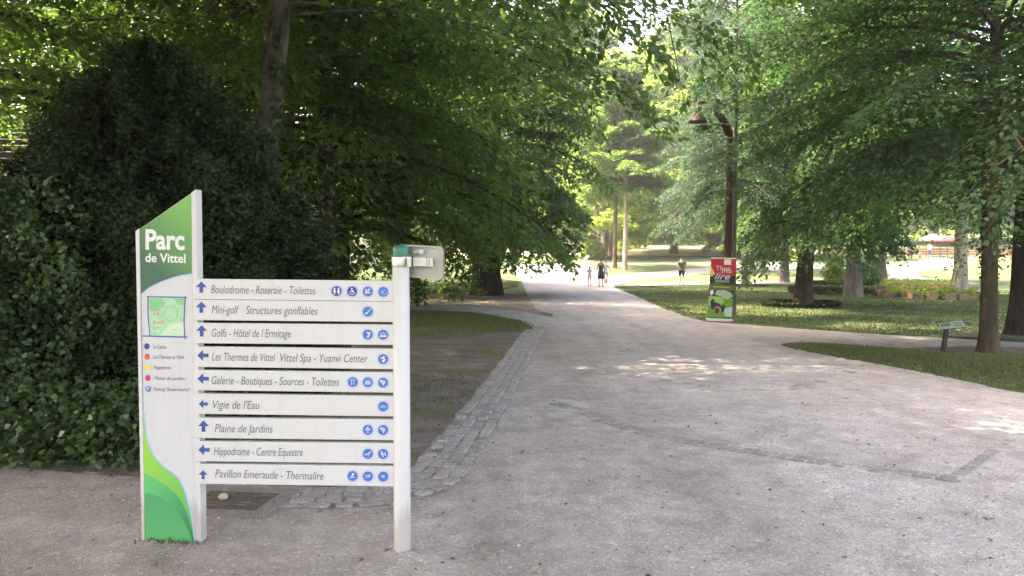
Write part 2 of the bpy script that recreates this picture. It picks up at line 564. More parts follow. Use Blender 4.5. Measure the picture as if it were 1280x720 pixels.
def shrub_mesh(seed, prof, n, leaf, mat, ex=1.0, ey=1.0, depth=0.35, bumpy=0.14, up=0.2, wid=0.28, c=(0, 0)):
    """dense shrub: leaves through the outer shell of a lumpy solid of revolution. prof = [(z, r)]"""
    rng = np.random.default_rng(seed)
    zs = np.array([p[0] for p in prof]); rs = np.array([p[1] for p in prof])
    z = rng.uniform(zs[0], zs[-1], n * 3)
    r = np.interp(z, zs, rs)
    keep = rng.random(len(z)) < (r + 0.15) / (rs.max() + 0.15)
    z = z[keep][:n]; r = r[keep][:n]
    n = len(z)
    a = rng.uniform(0, 2 * math.pi, n)
    lump = bumpy * (np.sin(5 * a + 2.1 * z + seed) * np.sin(3.3 * z + 1.7 * a) + 0.7 * np.sin(11 * a - 4.7 * z) * np.sin(6.1 * z + 2))
    lump += 0.35 * bumpy * np.sin(23 * a + 9 * z) * np.sin(17 * z - 5 * a)
    q = rng.random(n) ** 2 * depth
    rr = np.maximum(r + lump - q + rng.normal(0, 0.02, n), 0.02)
    C = np.stack([rr * np.cos(a) * ex + c[0], rr * np.sin(a) * ey + c[1], np.maximum(z + rng.normal(0, .04, n), 0.01)], 1)
    out = np.stack([np.cos(a), np.sin(a), np.full(n, up)], 1)
    A = out * 0.7 + rng.normal(0, 0.55, (n, 3))
    N = out + rng.normal(0, 0.6, (n, 3)) + np.array([0, 0, 0.5])
    S = leaf * rng.uniform(0.6, 1.35, n)
    return leaves_mesh('foliage', C, A, N, S, M[mat], rng, wid=wid, rnd=np.clip(0.5 + lump / (3 * bumpy + 1e-6) + rng.normal(0, .2, n), 0, 1))

def in_poly(P, poly):
    x, y = P[:, 0], P[:, 1]
    ins = np.zeros(len(P), bool)
    n = len(poly)
    j = n - 1
    for i in range(n):
        xi, yi = poly[i][0], poly[i][1]
        xj, yj = poly[j][0], poly[j][1]
        c = ((yi > y) != (yj > y)) & (x < (xj - xi) * (y - yi) / (yj - yi + 1e-12) + xi)
        ins ^= c
        j = i
    return ins

# ------------------------------------------------------------------ ground
def grid_sheet(name, xs, ys, mat, off=0.0):
    vs_ = [(x, y, H(x, y) + off) for y in ys for x in xs]
    nx = len(xs)
    fs_ = [(j * nx + i, j * nx + i + 1, (j + 1) * nx + i + 1, (j + 1) * nx + i) for j in range(len(ys) - 1) for i in range(nx - 1)]
    return tag(MB().add(vs_, fs_).build(name, mat, smooth=True), kind='structure')

xs = [-400, -260, -170, -120, -90] + list(range(-70, 71, 10)) + [90, 120, 170, 260, 400]
ys = [-60, -30, -10, 0, 10, 20, 30, 40] + list(range(42, 110, 3)) + [112, 120, 140, 170, 220, 300, 420]
grid_sheet('lawn', xs, ys, M['lawn'])

def smooth_poly(pts, step=0.12, amp=0.05, seed=1, closed=True):
    """Catmull-Rom through the points, resampled, with a ragged edge"""
    rnd = random.Random(seed)
    n = len(pts)
    out = []
    rng_ = range(n) if closed else range(n - 1)
    for i in rng_:
        p0, p1, p2, p3 = (pts[(i - 1) % n], pts[i], pts[(i + 1) % n], pts[(i + 2) % n]) if closed else \
            (pts[max(i - 1, 0)], pts[i], pts[i + 1], pts[min(i + 2, n - 1)])
        a = Vector(p1[:2]); b = Vector(p2[:2])
        k = max(1, min(60, int((b - a).length / step)))
        m1 = (Vector(p2[:2]) - Vector(p0[:2])) * 0.5
        m2 = (Vector(p3[:2]) - Vector(p1[:2])) * 0.5
        lim = (b - a).length
        if m1.length > lim: m1 = m1.normalized() * lim
        if m2.length > lim: m2 = m2.normalized() * lim
        for s in range(k):
            t = s / k
            h00 = 2 * t ** 3 - 3 * t ** 2 + 1; h10 = t ** 3 - 2 * t ** 2 + t
            h01 = -2 * t ** 3 + 3 * t ** 2; h11 = t ** 3 - t ** 2
            out.append(a * h00 + m1 * h10 + b * h01 + m2 * h11)
    if not closed:
        out.append(Vector(pts[-1][:2]))
    if amp:
        ph = [rnd.uniform(0, 6.28) for _ in range(3)]
        res = []
        for i, p in enumerate(out):
            q = out[(i + 1) % len(out)]
            tg = (q - p)
            nn = Vector((-tg.y, tg.x)).normalized() if tg.length > 1e-6 else Vector((0, 0))
            o = math.sin(p.x * 2.3 + p.y * 1.7 + ph[0]) * 0.5 + math.sin(p.x * 6.1 - p.y * 5.2 + ph[1]) * 0.3 + rnd.uniform(-.45, .45)
            res.append(p + nn * amp * o)
        out = res
    return out

def sheet(name, poly, mat, off, cuts=None):
    n = len(poly)
    V_, E_, F_, _, _, _ = delaunay_2d_cdt([Vector(p[:2]) for p in poly], [(i, (i + 1) % n) for i in range(n)], [], 1, 1e-5)
    bm = bmesh.new()
    vs_ = [bm.verts.new((p[0], p[1], 0)) for p in V_]
    for f in F_:
        bm.faces.new([vs_[i] for i in f])
    for y in (cuts or []):
        bmesh.ops.bisect_plane(bm, geom=bm.verts[:] + bm.edges[:] + bm.faces[:], plane_co=(0, y, 0), plane_no=(0, 1, 0))
    bmesh.ops.triangulate(bm, faces=bm.faces[:])
    for v in bm.verts:
        v.co.z = H(v.co.x, v.co.y) + off
    bmesh.ops.recalc_face_normals(bm, faces=bm.faces[:])
    if sum(f.normal.z for f in bm.faces) < 0:
        bmesh.ops.reverse_faces(bm, faces=bm.faces[:])
    me = bpy.data.meshes.new(name)
    bm.to_mesh(me)
    bm.free()
    me.materials.append(mat)
    return tag(link(name, me), kind='structure')

def GP(lst):
    return [(p if isinstance(p, Vector) else G(*p)) for p in lst]

V2 = lambda x, y: Vector((x, y, 0))
CUTS = [40] + list(range(42, 110, 3)) + [112]
grav_pts = GP([V2(-9, -4), V2(12, -4), V2(12, 6.5), (1460, 515), (1280, 492), (1180, 471), (1080, 453), (1015, 441), (978, 431.5), (1012, 428.5),
               (1110, 434.5), (1280, 443.5), (1600, 459), (1600, 444), (1280, 428.5), (1110, 419), (1000, 411.5), (930, 406), (880, 402), (830, 386),
               (792, 369), (768, 357.5), (800, 350), (840, 346), (870, 343.5), (920, 340), (1000, 336.5), (1000, 331), (920, 333), (870, 335.5), (802, 341.5), (762, 344.5), (748, 340), (738, 334), (732, 331),
               (640, 331), (640, 341), (650, 349), (655, 358), (660, 371), (672, 388), (690, 393), (686, 396), (640, 388), (560, 381), (470, 379), (470, 387), (560, 389), (620, 396), (662, 406), (664, 416),
               (640, 446), (600, 500), (560, 556), (520, 598), (440, 608), (300, 606), (170, 600), (60, 590), (-60, 585)])
grav_poly = smooth_poly(grav_pts, 0.12, 0.05, 3)
sheet('gravel_path', grav_poly, M['gravel'], 0.008, CUTS)
dirt_poly = smooth_poly(GP([V2(-9, 3.0), (-60, 590), (160, 606), (300, 612), (430, 614), (540, 606), (600, 505), (645, 446), (668, 412), (640, 412), (590, 409), (530, 407), (420, 408), (300, 420), V2(-9, 16)]), 0.15, 0.10, 5)
sheet('bare_earth', dirt_poly, M['dirt'], 0.004)
und_poly = smooth_poly(GP([(440, 384), (440, 372), (520, 370), (570, 365), (610, 364), (640, 365), (662, 372), (668, 382), (678, 392), (640, 392), (560, 390)]), 0.2, 0.15, 6)
sheet('bare_earth', und_poly, M['dirt'], 0.0062)
# far walks and the sunlit sand at the foot of the slope
thin_poly = smooth_poly(GP([(770, 357.5), (830, 353), (890, 352.5), (1010, 351), (1100, 352), (1100, 355), (1010, 354), (890, 355.5), (830, 356.5)]), 0.4, 0.05, 7)
sheet('path', thin_poly, M['path'], 0.010, CUTS)
right_poly = smooth_poly(GP([(930, 331.5), (1000, 331), (1060, 331), (1108, 331.5), (1150, 326.5), (1172, 321.5), (1215, 322), (1215, 330), (1190, 335.5), (1162, 337.5), (1146, 341.5), (1158, 347.5), (1215, 353), (1215, 356), (1104, 354), (1112, 345), (1106, 337.5), (1050, 336), (930, 337)]), 0.4, 0.06, 8)
sheet('path', right_poly, M['path'], 0.012, CUTS)
mid_poly = smooth_poly(GP([(700, 331.5), (760, 330.6), (900, 329.6), (1000, 329.5), (1000, 328), (900, 328), (760, 328.8), (700, 329.2)]), 0.6, 0.04, 9)
sheet('path', mid_poly, M['path'], 0.014, CUTS)
sand_poly = smooth_poly(GP([(520, 320), (640, 320), (720, 319), (900, 320), (1010, 319), (1010, 312), (900, 309), (760, 307), (640, 306), (520, 307)]), 0.8, 0.3, 10)
sheet('sandy_ground', sand_poly, M['sand'], 0.010, CUTS)
sheet('bare_earth', smooth_poly([Vector(G(1235, 441)[:2]) + Vector((math.cos(k) * 1.5, math.sin(k) * .9)) for k in np.linspace(0, 5.9, 12)], .1, .1, 12), M['dirt_dry'], 0.013)
sheet('bare_earth', smooth_poly([Vector(G(1272, 420)[:2]) + Vector((math.cos(k) * 1.6, math.sin(k) * .9)) for k in np.linspace(0, 5.9, 12)], .1, .1, 13), M['dirt'], 0.017)

# stone setts: gutter and the bands across the gravel
def sett_band(name, center, rows, sw, sl_, seed, zr, skip=0.0):
    rnd = random.Random(seed)
    line = smooth_poly(center, 0.02, 0.0, 1, closed=False)
    acc = [0.0]
    for a, b in zip(line, line[1:]):
        acc.append(acc[-1] + (b - a).length)
    mb = MB()
    def at(s):
        i = min(max(int(np.searchsorted(acc, s)) - 1, 0), len(line) - 2)
        d = (line[i + 1] - line[i]).normalized()
        return line[i] + d * (s - acc[i]), d
    for r_ in range(rows):
        s = rnd.uniform(0, sl_)
        while s < acc[-1]:
            ln = sl_ * rnd.uniform(0.75, 1.25)
            if rnd.random() > skip:
                p, d = at(s + ln / 2)
                nrm = Vector((-d.y, d.x))
                c = p + nrm * ((r_ - (rows - 1) / 2) * sw + rnd.uniform(-.006, .006))
                an = math.atan2(d.y, d.x) + rnd.uniform(-.05, .05)
                hx, hy = ln / 2 - 0.007, sw / 2 - 0.007
                top = rnd.uniform(*zr)
                tx, ty = rnd.uniform(-.03, .03), rnd.uniform(-.03, .03)
                ring = []
                for lev, ins in ((-.05, 0), (top - .007, 0.0), (top, 0.008)):
                    q = []
                    for ux, uy in ((-1, -.7), (-.75, -1), (.75, -1), (1, -.7), (1, .7), (.75, 1), (-.75, 1), (-1, .7)):
                        lx, ly = ux * (hx - ins), uy * (hy - ins)
                        q.append((c.x + lx * math.cos(an) - ly * math.sin(an), c.y + lx * math.sin(an) + ly * math.cos(an), lev + (lx * tx + ly * ty if lev > 0 else 0)))
                    ring.append(q)
                vs_ = ring[0] + ring[1] + ring[2]
                fs_ = [(k * 8 + j, k * 8 + (j + 1) % 8, k * 8 + 8 + (j + 1) % 8, k * 8 + 8 + j) for k in (0, 1) for j in range(8)] + [tuple(range(16, 24))]
                mb.add(vs_, fs_)
            s += ln
    # earthy bedding strip that shows in the joints of the gutter
    if rows < 3:
        return tag(mb.build(name, M['sett_worn']), kind='structure')
    w2 = rows * sw / 2 + .015
    lft, rgt = [], []
    for i in range(0, len(line), 5):
        d = (line[min(i + 1, len(line) - 1)] - line[max(i - 1, 0)]).normalized()
        nn = Vector((-d.y, d.x))
        lft.append(line[i] + nn * (w2 + rnd.uniform(-.025, .025)))
        rgt.append(line[i] - nn * (w2 + rnd.uniform(-.025, .025)))
    sheet('sett_bedding', lft + rgt[::-1], M['joint'], 0.0105 + .0015 * (seed - 4))
    return tag(mb.build(name, M['sett']), kind='structure')

sett_band('sett_gutter', GP([(300, 622), (360, 624), (430, 624), (490, 618), (540, 598), (590, 534), (625, 482), (650, 442), (668, 413)]), 4, 0.115, 0.15, 4, (0.011, 0.026), 0.09)
sett_band('sett_band', GP([(690, 503), (740, 520), (820, 545), (1000, 575), (1190, 600)]), 2, 0.11, 0.15, 5, (0.007, 0.017), 0.06)
sett_band('sett_band', GP([(1190, 600), (1240, 566), (1290, 530)]), 1, 0.12, 0.18, 6, (0.006, 0.018), 0.06)
sett_band('sett_band', GP([(668, 446), (740, 462), (850, 480), (960, 489), (1030, 476), (1090, 455)]), 2, 0.11, 0.15, 7, (0.003, 0.013), 0.15)

# loose stones in the gravel
def pebbles(n, seed):
    rng = np.random.default_rng(seed)
    d = 2.2 + 9.5 * rng.random(n) ** 1.6
    x = rng.uniform(-0.72, 0.72, n) * d
    P = np.stack([x, d], 1)
    P = P[in_poly(P, grav_poly)]
    n = len(P)
    s = 0.003 + 0.006 * rng.random(n) ** 2.5 + 0.010 * (rng.random(n) < 0.02)
    base = np.array([[1, 0, 0], [0, 1, 0], [-1, 0, 0], [0, -1, 0], [0, 0, .7], [0, 0, -.7]])
    tris = np.array([[0, 1, 4], [1, 2, 4], [2, 3, 4], [3, 0, 4], [1, 0, 5], [2, 1, 5], [3, 2, 5], [0, 3, 5]])
    V = base[None] * s[:, None, None] * rng.uniform(0.6, 1.3, (n, 6, 1))
    an = rng.uniform(0, 6.28, n)
    c, s_ = np.cos(an)[:, None], np.sin(an)[:, None]
    X = V[:, :, 0] * c - V[:, :, 1] * s_
    Y = V[:, :, 0] * s_ + V[:, :, 1] * c
    W = np.stack([X + P[:, :1], Y + P[:, 1:2], V[:, :, 2] + 0.010], 2)
    T = W[:, tris].reshape(-1, 3)
    me = quads('loose_gravel', T, n * 8, M['pebble'], np.repeat(rng.random(n), 8), 3)
    tag(link('loose_gravel', me), 'pale loose stones scattered over the pinkish gravel', 'gravel', kind='stuff')
pebbles(26000, 8)

# grass blades
def grass_patch(pols, dens, hgt, seed, excl=(), label='', name='grass', mat='grass', bare=-0.55):
    rng = np.random.default_rng(seed)
    out = []
    for poly, dn in zip(pols, dens):
        a = np.array([(p[0], p[1]) for p in poly])
        lo, hi = a.min(0), a.max(0)
        n = int((hi[0] - lo[0]) * (hi[1] - lo[1]) * dn)
        P = lo + rng.random((n, 2)) * (hi - lo)
        P = P[in_poly(P, poly)]
        for e in excl:
            P = P[~in_poly(P, e)]
        P = P + rng.normal(0, .09, P.shape)
        pat = np.sin(P[:, 0] * 1.9 + 1.1 * np.sin(P[:, 1] * 1.3)) * np.sin(P[:, 1] * 1.5 + 2) + rng.normal(0, .45, len(P))
        P = P[pat > bare]
        out.append(P)
    P = np.concatenate(out)
    n = len(P)
    hh = hgt * rng.uniform(0.5, 1.5, n)
    an = rng.uniform(0, 6.28, n)
    w = 0.007 * (1 + P[:, 1] / 18)
    z = np.array([H(0, y) for y in P[:, 1]])
    V = np.empty((n, 3, 3))
    V[:, 0] = np.stack([P[:, 0] - np.cos(an) * w, P[:, 1] - np.sin(an) * w, z], 1)
    V[:, 1] = np.stack([P[:, 0] + np.cos(an) * w, P[:, 1] + np.sin(an) * w, z], 1)
    ln = rng.normal(0, 0.55, (n, 2)) * hh[:, None]
    V[:, 2] = np.stack([P[:, 0] + ln[:, 0], P[:, 1] + ln[:, 1], z + hh], 1)
    me = quads(name, V.reshape(-1, 3), n, M[mat], np.clip(0.45 + 0.25 * np.sin(P[:, 0] * .8 + P[:, 1] * .5) + rng.normal(0, .22, n), 0, 1), 3)
    return tag(link(name, me), label, 'grass', kind='stuff')

lect_lawn = GP([(1460, 513), (1280, 490), (1180, 470), (1080, 452.5), (1015, 441), (980, 431.5), (1012, 429), (1110, 435), (1280, 444), (1460, 452)])
tongue = GP([(440, 388), (560, 388), (620, 395), (666, 406), (650, 415), (590, 416), (440, 420)])
big_lawn = GP([(880, 401), (830, 385), (792, 368), (770, 358), (880, 356), (1100, 356), (1500, 372), (1500, 438), (1280, 428), (1110, 418.5), (1000, 411)])
left_lawn = GP([(440, 372), (520, 370), (600, 363), (640, 362), (652, 352), (600, 345), (440, 345)])
dirt_grass = GP([(515, 560), (560, 540), (600, 490), (640, 432), (600, 425), (515, 470)])
grass_patch([big_lawn, left_lawn], [300, 160], 0.040, 21, (grav_poly, und_poly), 'short green lawn grass growing round the tree feet')
grass_patch([lect_lawn, tongue], [1500, 1100], 0.036, 23, (grav_poly, und_poly), 'short yellowish grass round the lectern and beside the gutter', mat='grass_dry', bare=-0.45)
grass_patch([dirt_grass], [900], 0.020, 22, (grav_poly,), 'thin dry grass on the bare earth beside the sett gutter', mat='grass_dry', bare=0.15)

# fallen leaves and litter
def litter(n, seed):
    rng = np.random.default_rng(seed)
    d = 3.0 + 14 * rng.random(n) ** 1.4
    P = np.stack([rng.uniform(-0.62, 0.62, n) * d, d], 1)
    inb = in_poly(P, dirt_poly)
    keep = inb | (rng.random(n) < 0.16)
    P = P[keep]
    n = len(P)
    C = np.stack([P[:, 0], P[:, 1], np.full(n, 0.016)], 1)
    A = rng.normal(0, 1, (n, 3)); A[:, 2] *= .15
    N = np.array([0, 0, 1.0]) + rng.normal(0, .25, (n, 3))
    M['litter'] = leaf_mat('dry_leaf', (0.07, 0.045, 0.03), (0.24, 0.17, 0.10), (0.1, .07, .03), 0.1, 0.8, 0.1)
    me = leaves_mesh('fallen_leaves', C, A, N, 0.018 + 0.03 * rng.random(n), M['litter'], rng)
    tag(link('fallen_leaves', me), 'small dry brown leaves fallen on earth and gravel', 'leaf litter', kind='stuff')
litter(5200, 31)

#@@PART2
# ------------------------------------------------------------------ trees near the walk
def gx(px, py, sink=0.0):
    p = G(px, py)
    return Vector((p.x, p.y, p.z - sink))

tree('broad dark tree with drooping crown at left edge of the walk, behind the sign plate', gx(604, 369), group=None,
     seed=11, ivy=260, ivz=(.5, 2.6), h=25, r0=0.50, z0=2.9, RR=8.6, lowk=.62, xlim2=4.6, limbs=130, subs=15, lps=82, leaf=0.20, lmat='leaf_dark', bmat='bark_dark', e0=12, e1=70, droop=0.52, tpow=1.5, stems=2, flare=1.25, hang=.3)
tree('right foreground tree with mossy brown flared foot behind the small lectern', gx(1235, 441),
     seed=23, ivy=420, ivz=(.9, 4.0), h=13.5, r0=0.145, z0=3.1, RR=5.2, xlim=3.7, limbs=96, subs=14, lps=135, leaf=0.105, tpow=1.25, lmat='leaf_mid', bmat='bark_brown', e0=12, e1=64, droop=0.50, bend=.10, flare=1.55, hang=.30, jit=.28, spread=.42, limbk=.009)
tree('dark crooked tree standing in the middle of a low round hedge ring', gx(1004, 384),
     seed=31, h=14, r0=0.30, z0=2.9, RR=5.6, xlim=2.3, lowk=.58, limbs=92, subs=13, lps=100, leaf=0.14, tpow=1.35, jit=.3, spread=.42, hang=.4, limbk=.009, lmat='leaf_mid', bmat='bark_dark', e0=12, e1=66, droop=0.52, bend=.45, lean=(.5, 0), flare=1.15)
tree('dark trunk at the right picture edge beyond the pale footpath', gx(1275, 419),
     seed=37, h=14, r0=0.25, z0=4.2, RR=5.0, limbs=44, subs=12, lps=62, leaf=0.14, lmat='leaf_mid', bmat='bark_dark', e0=14, e1=66, droop=0.42, lean=(.6, 0))
tree('stout grey trunk rising behind the low hedge, right of the crooked tree', gx(1066, 372),
     seed=41, h=17, r0=0.33, z0=4.5, RR=5.6, limbs=46, subs=12, lps=60, leaf=0.19, lmat='leaf_mid', bmat='bark_grey', e0=14, e1=68, droop=0.46)
tree('thick dark tree with a pale round scar on its trunk beside the far walk', gx(1098, 353),
     seed=43, twigs=False, h=18, r0=0.45, z0=4.6, RR=5.8, limbs=44, subs=12, lps=56, leaf=0.24, lmat='leaf_mid', bmat='bark_brown', e0=14, e1=68, droop=0.44)
tree('pale sunlit trunk at the end of the tan flower bed', gx(1199, 373),
     seed=47, h=15, r0=0.30, z0=5.0, RR=5.0, limbs=38, subs=11, lps=54, leaf=0.19, lmat='leaf_mid', bmat='bark_pale', e0=18, e1=68, droop=0.40)
tree('slim grey tree with bluish feathery crown right behind the banner', gx(931, 358),
     seed=53, h=21, r0=0.21, z0=4.6, RR=5.2, limbs=84, subs=14, lps=72, leaf=0.17, lmat='leaf_blue', bmat='bark_grey', e0=8, e1=60, droop=0.46, wid=.2, flare=1.1)
tree('slim tree with bluish feathery sprays hanging around the lamp post', gx(916.5, 397),
     seed=55, h=17, r0=0.075, z0=3.4, RR=3.6, lowk=.34, xlim=1.1, limbs=74, subs=12, lps=74, leaf=0.10, lmat='leaf_blue', bmat='bark_grey', e0=10, e1=58, droop=0.40, wid=.17, flare=1.1, hang=.6, bend=.05)
tree('straight grey trunk, left one of the two behind the crooked tree', gx(952, 344),
     seed=59, twigs=False, h=17, r0=0.26, z0=7.5, RR=4.2, limbs=34, subs=11, lps=52, leaf=0.26, lmat='leaf_blue', bmat='bark_grey', e0=10, e1=66, droop=0.4, flare=1.1)
tree('broad pale grey trunk between the feathery tree and the crooked tree', gx(980, 353),
     seed=61, twigs=False, h=18, r0=0.33, z0=6.0, RR=4.8, limbs=40, subs=11, lps=56, leaf=0.23, lmat='leaf_mid', bmat='bark_grey', e0=12, e1=66, droop=0.4, flare=1.15)
tree('thin dark trunk leaning beside the far footpath', gx(941, 337.5),
     seed=67, twigs=False, h=16, r0=0.22, z0=8.0, RR=4.0, limbs=26, subs=10, lps=44, leaf=0.28, lmat='leaf_mid', bmat='bark_dark', lean=(-1.4, 0), droop=.4)
# ------------------------------------------------------------------ trees on the left
tree('mottled bent trunk rising above the dark yew, right of its top', Vector((-4.75, 13.6, 0)),
     seed=71, ivy=1500, ivz=(2.5, 7.5), h=18, r0=0.29, z0=5.6, RR=7.4, limbs=84, subs=14, lps=84, leaf=0.15, lmat='leaf_dark', bmat='bark_mottled', e0=14, e1=68, droop=0.40, bend=.75, lean=(2.6, 0), limbk=.003)
tree('straight greyish trunk directly behind the top of the dark yew', Vector((-6.5, 17.5, 0)),
     seed=73, h=19, r0=0.27, z0=5.0, RR=6.0, limbs=50, subs=13, lps=70, leaf=0.18, lmat='leaf_dark', bmat='bark_mottled', e0=14, e1=68, droop=0.42)
tree('slender dark tree with low hanging crown seen over the sign slats', Vector((-5.6, 26.5, 0)),
     seed=79, h=15, r0=0.24, tpow=1.5, z0=2.6, RR=5.2, limbs=56, subs=13, lps=62, leaf=0.18, lmat='leaf_dark', bmat='bark_dark', e0=12, e1=66, droop=0.46)
tree('shaded tree over the hut at the far left edge', Vector((-9.0, 11.0, 0)),
     seed=83, h=15, r0=0.27, z0=3.7, RR=5.0, limbs=50, subs=13, lps=72, leaf=0.15, lmat='leaf_dark', bmat='bark_dark', e0=14, e1=66, droop=0.40)
tree('maple reaching over the top left corner with its lowest boughs', Vector((-5.4, 3.2, 0)),
     seed=89, h=16, r0=0.30, z0=4.5, RR=8.8, limbs=120, subs=14, lps=125, leaf=0.18, limbk=.008, lmat='leaf_dark', bmat='bark_dark', e0=18, e1=68, droop=0.22, wid=.42)
tree('tall tree standing deep behind the slender one on the left', Vector((-13.5, 37, 0)),
     seed=97, twigs=False, h=18, r0=0.34, z0=4.0, RR=6.6, limbs=44, subs=12, lps=60, leaf=0.26, lmat='leaf_dark', bmat='bark_dark', e0=12, e1=66, droop=0.42)

tree('dark tree between the mottled trunk and the broad dark tree', Vector((-4.7, 20.5, 0)),
     seed=99, h=18, r0=0.26, z0=3.6, RR=6.8, limbs=76, subs=13, lps=74, leaf=0.17, lmat='leaf_dark', bmat='bark_dark', e0=12, e1=68, droop=0.44, tpow=1.3)

tree('dense tree behind the hut at the far left', Vector((-14.5, 22, 0)),
     seed=98, h=15, r0=0.30, z0=2.0, RR=6.2, limbs=64, subs=13, lps=66, leaf=0.20, lmat='leaf_dark', bmat='bark_dark', e0=12, e1=66, droop=0.42)
tree('dense tree behind the greyish trunk on the left', Vector((-10.2, 26, 0)),
     seed=96, h=16, r0=0.28, z0=2.4, RR=5.6, limbs=60, subs=13, lps=66, leaf=0.20, lmat='leaf_dark', bmat='bark_dark', e0=12, e1=66, droop=0.42)

tree('tree added to shade the walkers, hidden beyond the broad dark tree behind the sign', Vector((-5.75, 46.5, H(0, 46.5))),
     seed=94, twigs=False, h=19, r0=0.36, z0=4.0, RR=7.4, limbs=64, subs=13, lps=66, leaf=0.24, lmat='leaf_dark', bmat='bark_dark', e0=12, e1=66, droop=0.40, tpow=1.3)  # extra tree set out of sight to cast shade on the far walk

# ------------------------------------------------------------------ trees beyond the lawns
tree('low spreading tree with forked trunk beside the red deckchair', gx(757, 323),
     seed=101, h=11, r0=0.55, z0=1.4, RR=8.2, limbs=30, subs=11, lps=70, leaf=0.36, twigs=False, lmat='leaf_light', bmat='bark_grey', e0=22, e1=64, droop=.12, stems=4, flare=1.2)
tree('tall thin trunk, left of the pair behind the walkers', gx(768.5, 335),
     seed=103, h=17, r0=0.21, z0=6.5, RR=4.4, limbs=52, subs=12, lps=80, leaf=0.30, twigs=False, lmat='leaf_fresh', bmat='bark_brown', droop=.35, flare=1.1)
tree('tall thin trunk, right of the pair behind the walkers', gx(781, 338),
     seed=107, h=18, r0=0.22, z0=6.5, RR=4.6, limbs=52, subs=12, lps=80, leaf=0.30, twigs=False, lmat='leaf_fresh', bmat='bark_pale', droop=.35, flare=1.1)
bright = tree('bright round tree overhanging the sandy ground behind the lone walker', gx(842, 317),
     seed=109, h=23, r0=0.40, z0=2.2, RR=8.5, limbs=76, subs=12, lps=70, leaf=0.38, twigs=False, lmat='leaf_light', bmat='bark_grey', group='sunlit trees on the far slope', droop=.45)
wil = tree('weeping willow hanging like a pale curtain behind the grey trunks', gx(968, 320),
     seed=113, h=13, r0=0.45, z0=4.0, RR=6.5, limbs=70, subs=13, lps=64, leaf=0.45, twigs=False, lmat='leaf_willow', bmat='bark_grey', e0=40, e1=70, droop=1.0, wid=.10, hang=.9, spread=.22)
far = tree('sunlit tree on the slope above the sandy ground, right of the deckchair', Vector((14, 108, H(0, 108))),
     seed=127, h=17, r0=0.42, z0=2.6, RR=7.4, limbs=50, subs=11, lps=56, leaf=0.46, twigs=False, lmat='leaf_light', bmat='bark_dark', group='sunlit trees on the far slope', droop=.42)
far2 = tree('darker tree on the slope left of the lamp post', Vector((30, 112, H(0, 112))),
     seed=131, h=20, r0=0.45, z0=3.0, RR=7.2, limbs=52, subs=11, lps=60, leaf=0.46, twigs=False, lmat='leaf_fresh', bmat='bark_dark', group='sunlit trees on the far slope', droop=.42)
FAR = [(far, 'far tree high on the slope straight above the avenue', -2, 124, 1.2, 1.6), (far, 'tallest bright tree over the end of the avenue', 10, 119, .9, 1.95), (far2, 'tall bright tree rising behind the lone walker', 26, 123, 2.9, 1.7), (far, 'far tree behind the forked spreading tree', 4, 98, 2.2, .9), (far2, 'far dark tree behind the willow', 42, 108, .6, 1.0),
       (far, 'far bright tree right of the willow behind the hedges', 55, 104, 3.0, 1.0), (far2, 'far dark tree beyond the walkers on the right', 66, 112, 4.0, 1.1), (far, 'far bright tree at the right edge of the slope', 80, 110, 5.0, 1.1),
       (far2, 'far dark tree behind the broad dark tree', -18, 100, 1.7, 1.0), (far, 'far bright tree left of the broad dark tree', -34, 92, 2.7, 1.0), (far2, 'far dark tree behind the hut side', -48, 84, 3.4, 1.0),
       (far, 'far bright tree above the bright round tree', 22, 128, 4.4, 1.7), (bright, 'bright low tree half hidden by the lamp post', 27, 84, 2.0, .85), (far2, 'far tree filling the gap between dark tree and lamp', 12, 138, 5.2, 1.75),
       (far2, 'far tree above the willow on the crest', 52, 136, 2.4, 1.3), (far, 'far tree on the crest at the right', 86, 138, 1.4, 1.3), (far, 'far tree on the crest at the left', -30, 132, .4, 1.3)]
for src, lab, x, y, rz, sc in FAR:
    copy_tree(src, lab, (x, y, H(x, y) - .05), rz, sc)
def wood_belt():
    rng = np.random.default_rng(5)
    n = 90000
    x = rng.uniform(-190, 190, n)
    y = 165 + rng.uniform(0, 22, n) + 8 * np.sin(x * .05)
    top = 15 + 4 * np.sin(x * .11) + 3 * np.sin(x * .31 + 1) + 1.5 * np.sin(x * .9)
    z = rng.random(n) ** .8 * top
    zz = np.array([H(0, a) for a in y])
    C = np.stack([x, y, zz + z], 1)
    A = rng.normal(0, 1, (n, 3)); A[:, 2] -= .3
    N = rng.normal(0, .6, (n, 3)) + np.array([0, -.3, .8])
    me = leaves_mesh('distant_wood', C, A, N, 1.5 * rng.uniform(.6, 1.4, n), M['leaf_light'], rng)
    tag(link('distant_wood', me), 'sunlit wood closing the view along the top of the slope', 'wood', kind='stuff')
wood_belt()

# ------------------------------------------------------------------ bushes
def shrub(name, label, cat, base, mat, core=None, stems=3, seed=1, group=None, **kw):
    t = thing(name, label, cat, base, group)
    me = shrub_mesh(seed, mat=mat, **kw)
    link('foliage', me, t, world=False)
    rnd = random.Random(seed)
    w = MB()
    top = kw['prof'][-1][0]
    rm = max(p[1] for p in kw['prof'])
    for i in range(stems):
        a = rnd.uniform(0, 6.28)
        q = Vector((math.cos(a), math.sin(a), 0)) * rm * .55
        w.tube([(0, 0, -.05), q * .4 + Vector((0, 0, top * .4)), q * .8 + Vector((0, 0, top * .8))], [top * .016 + .008, top * .012 + .004, .004], 6)
    link('stem', w.mesh('stem', M['bark_dark'], True), t, world=False)
    if core:
        c = MB()
        c.lathe((0, 0, 0), [(max(r * core, .01), z) for z, r in kw['prof']], 24)
        cm = c.mesh('inner_foliage', M[mat], True)
        link('inner_foliage', cm, t, world=False)
    return t
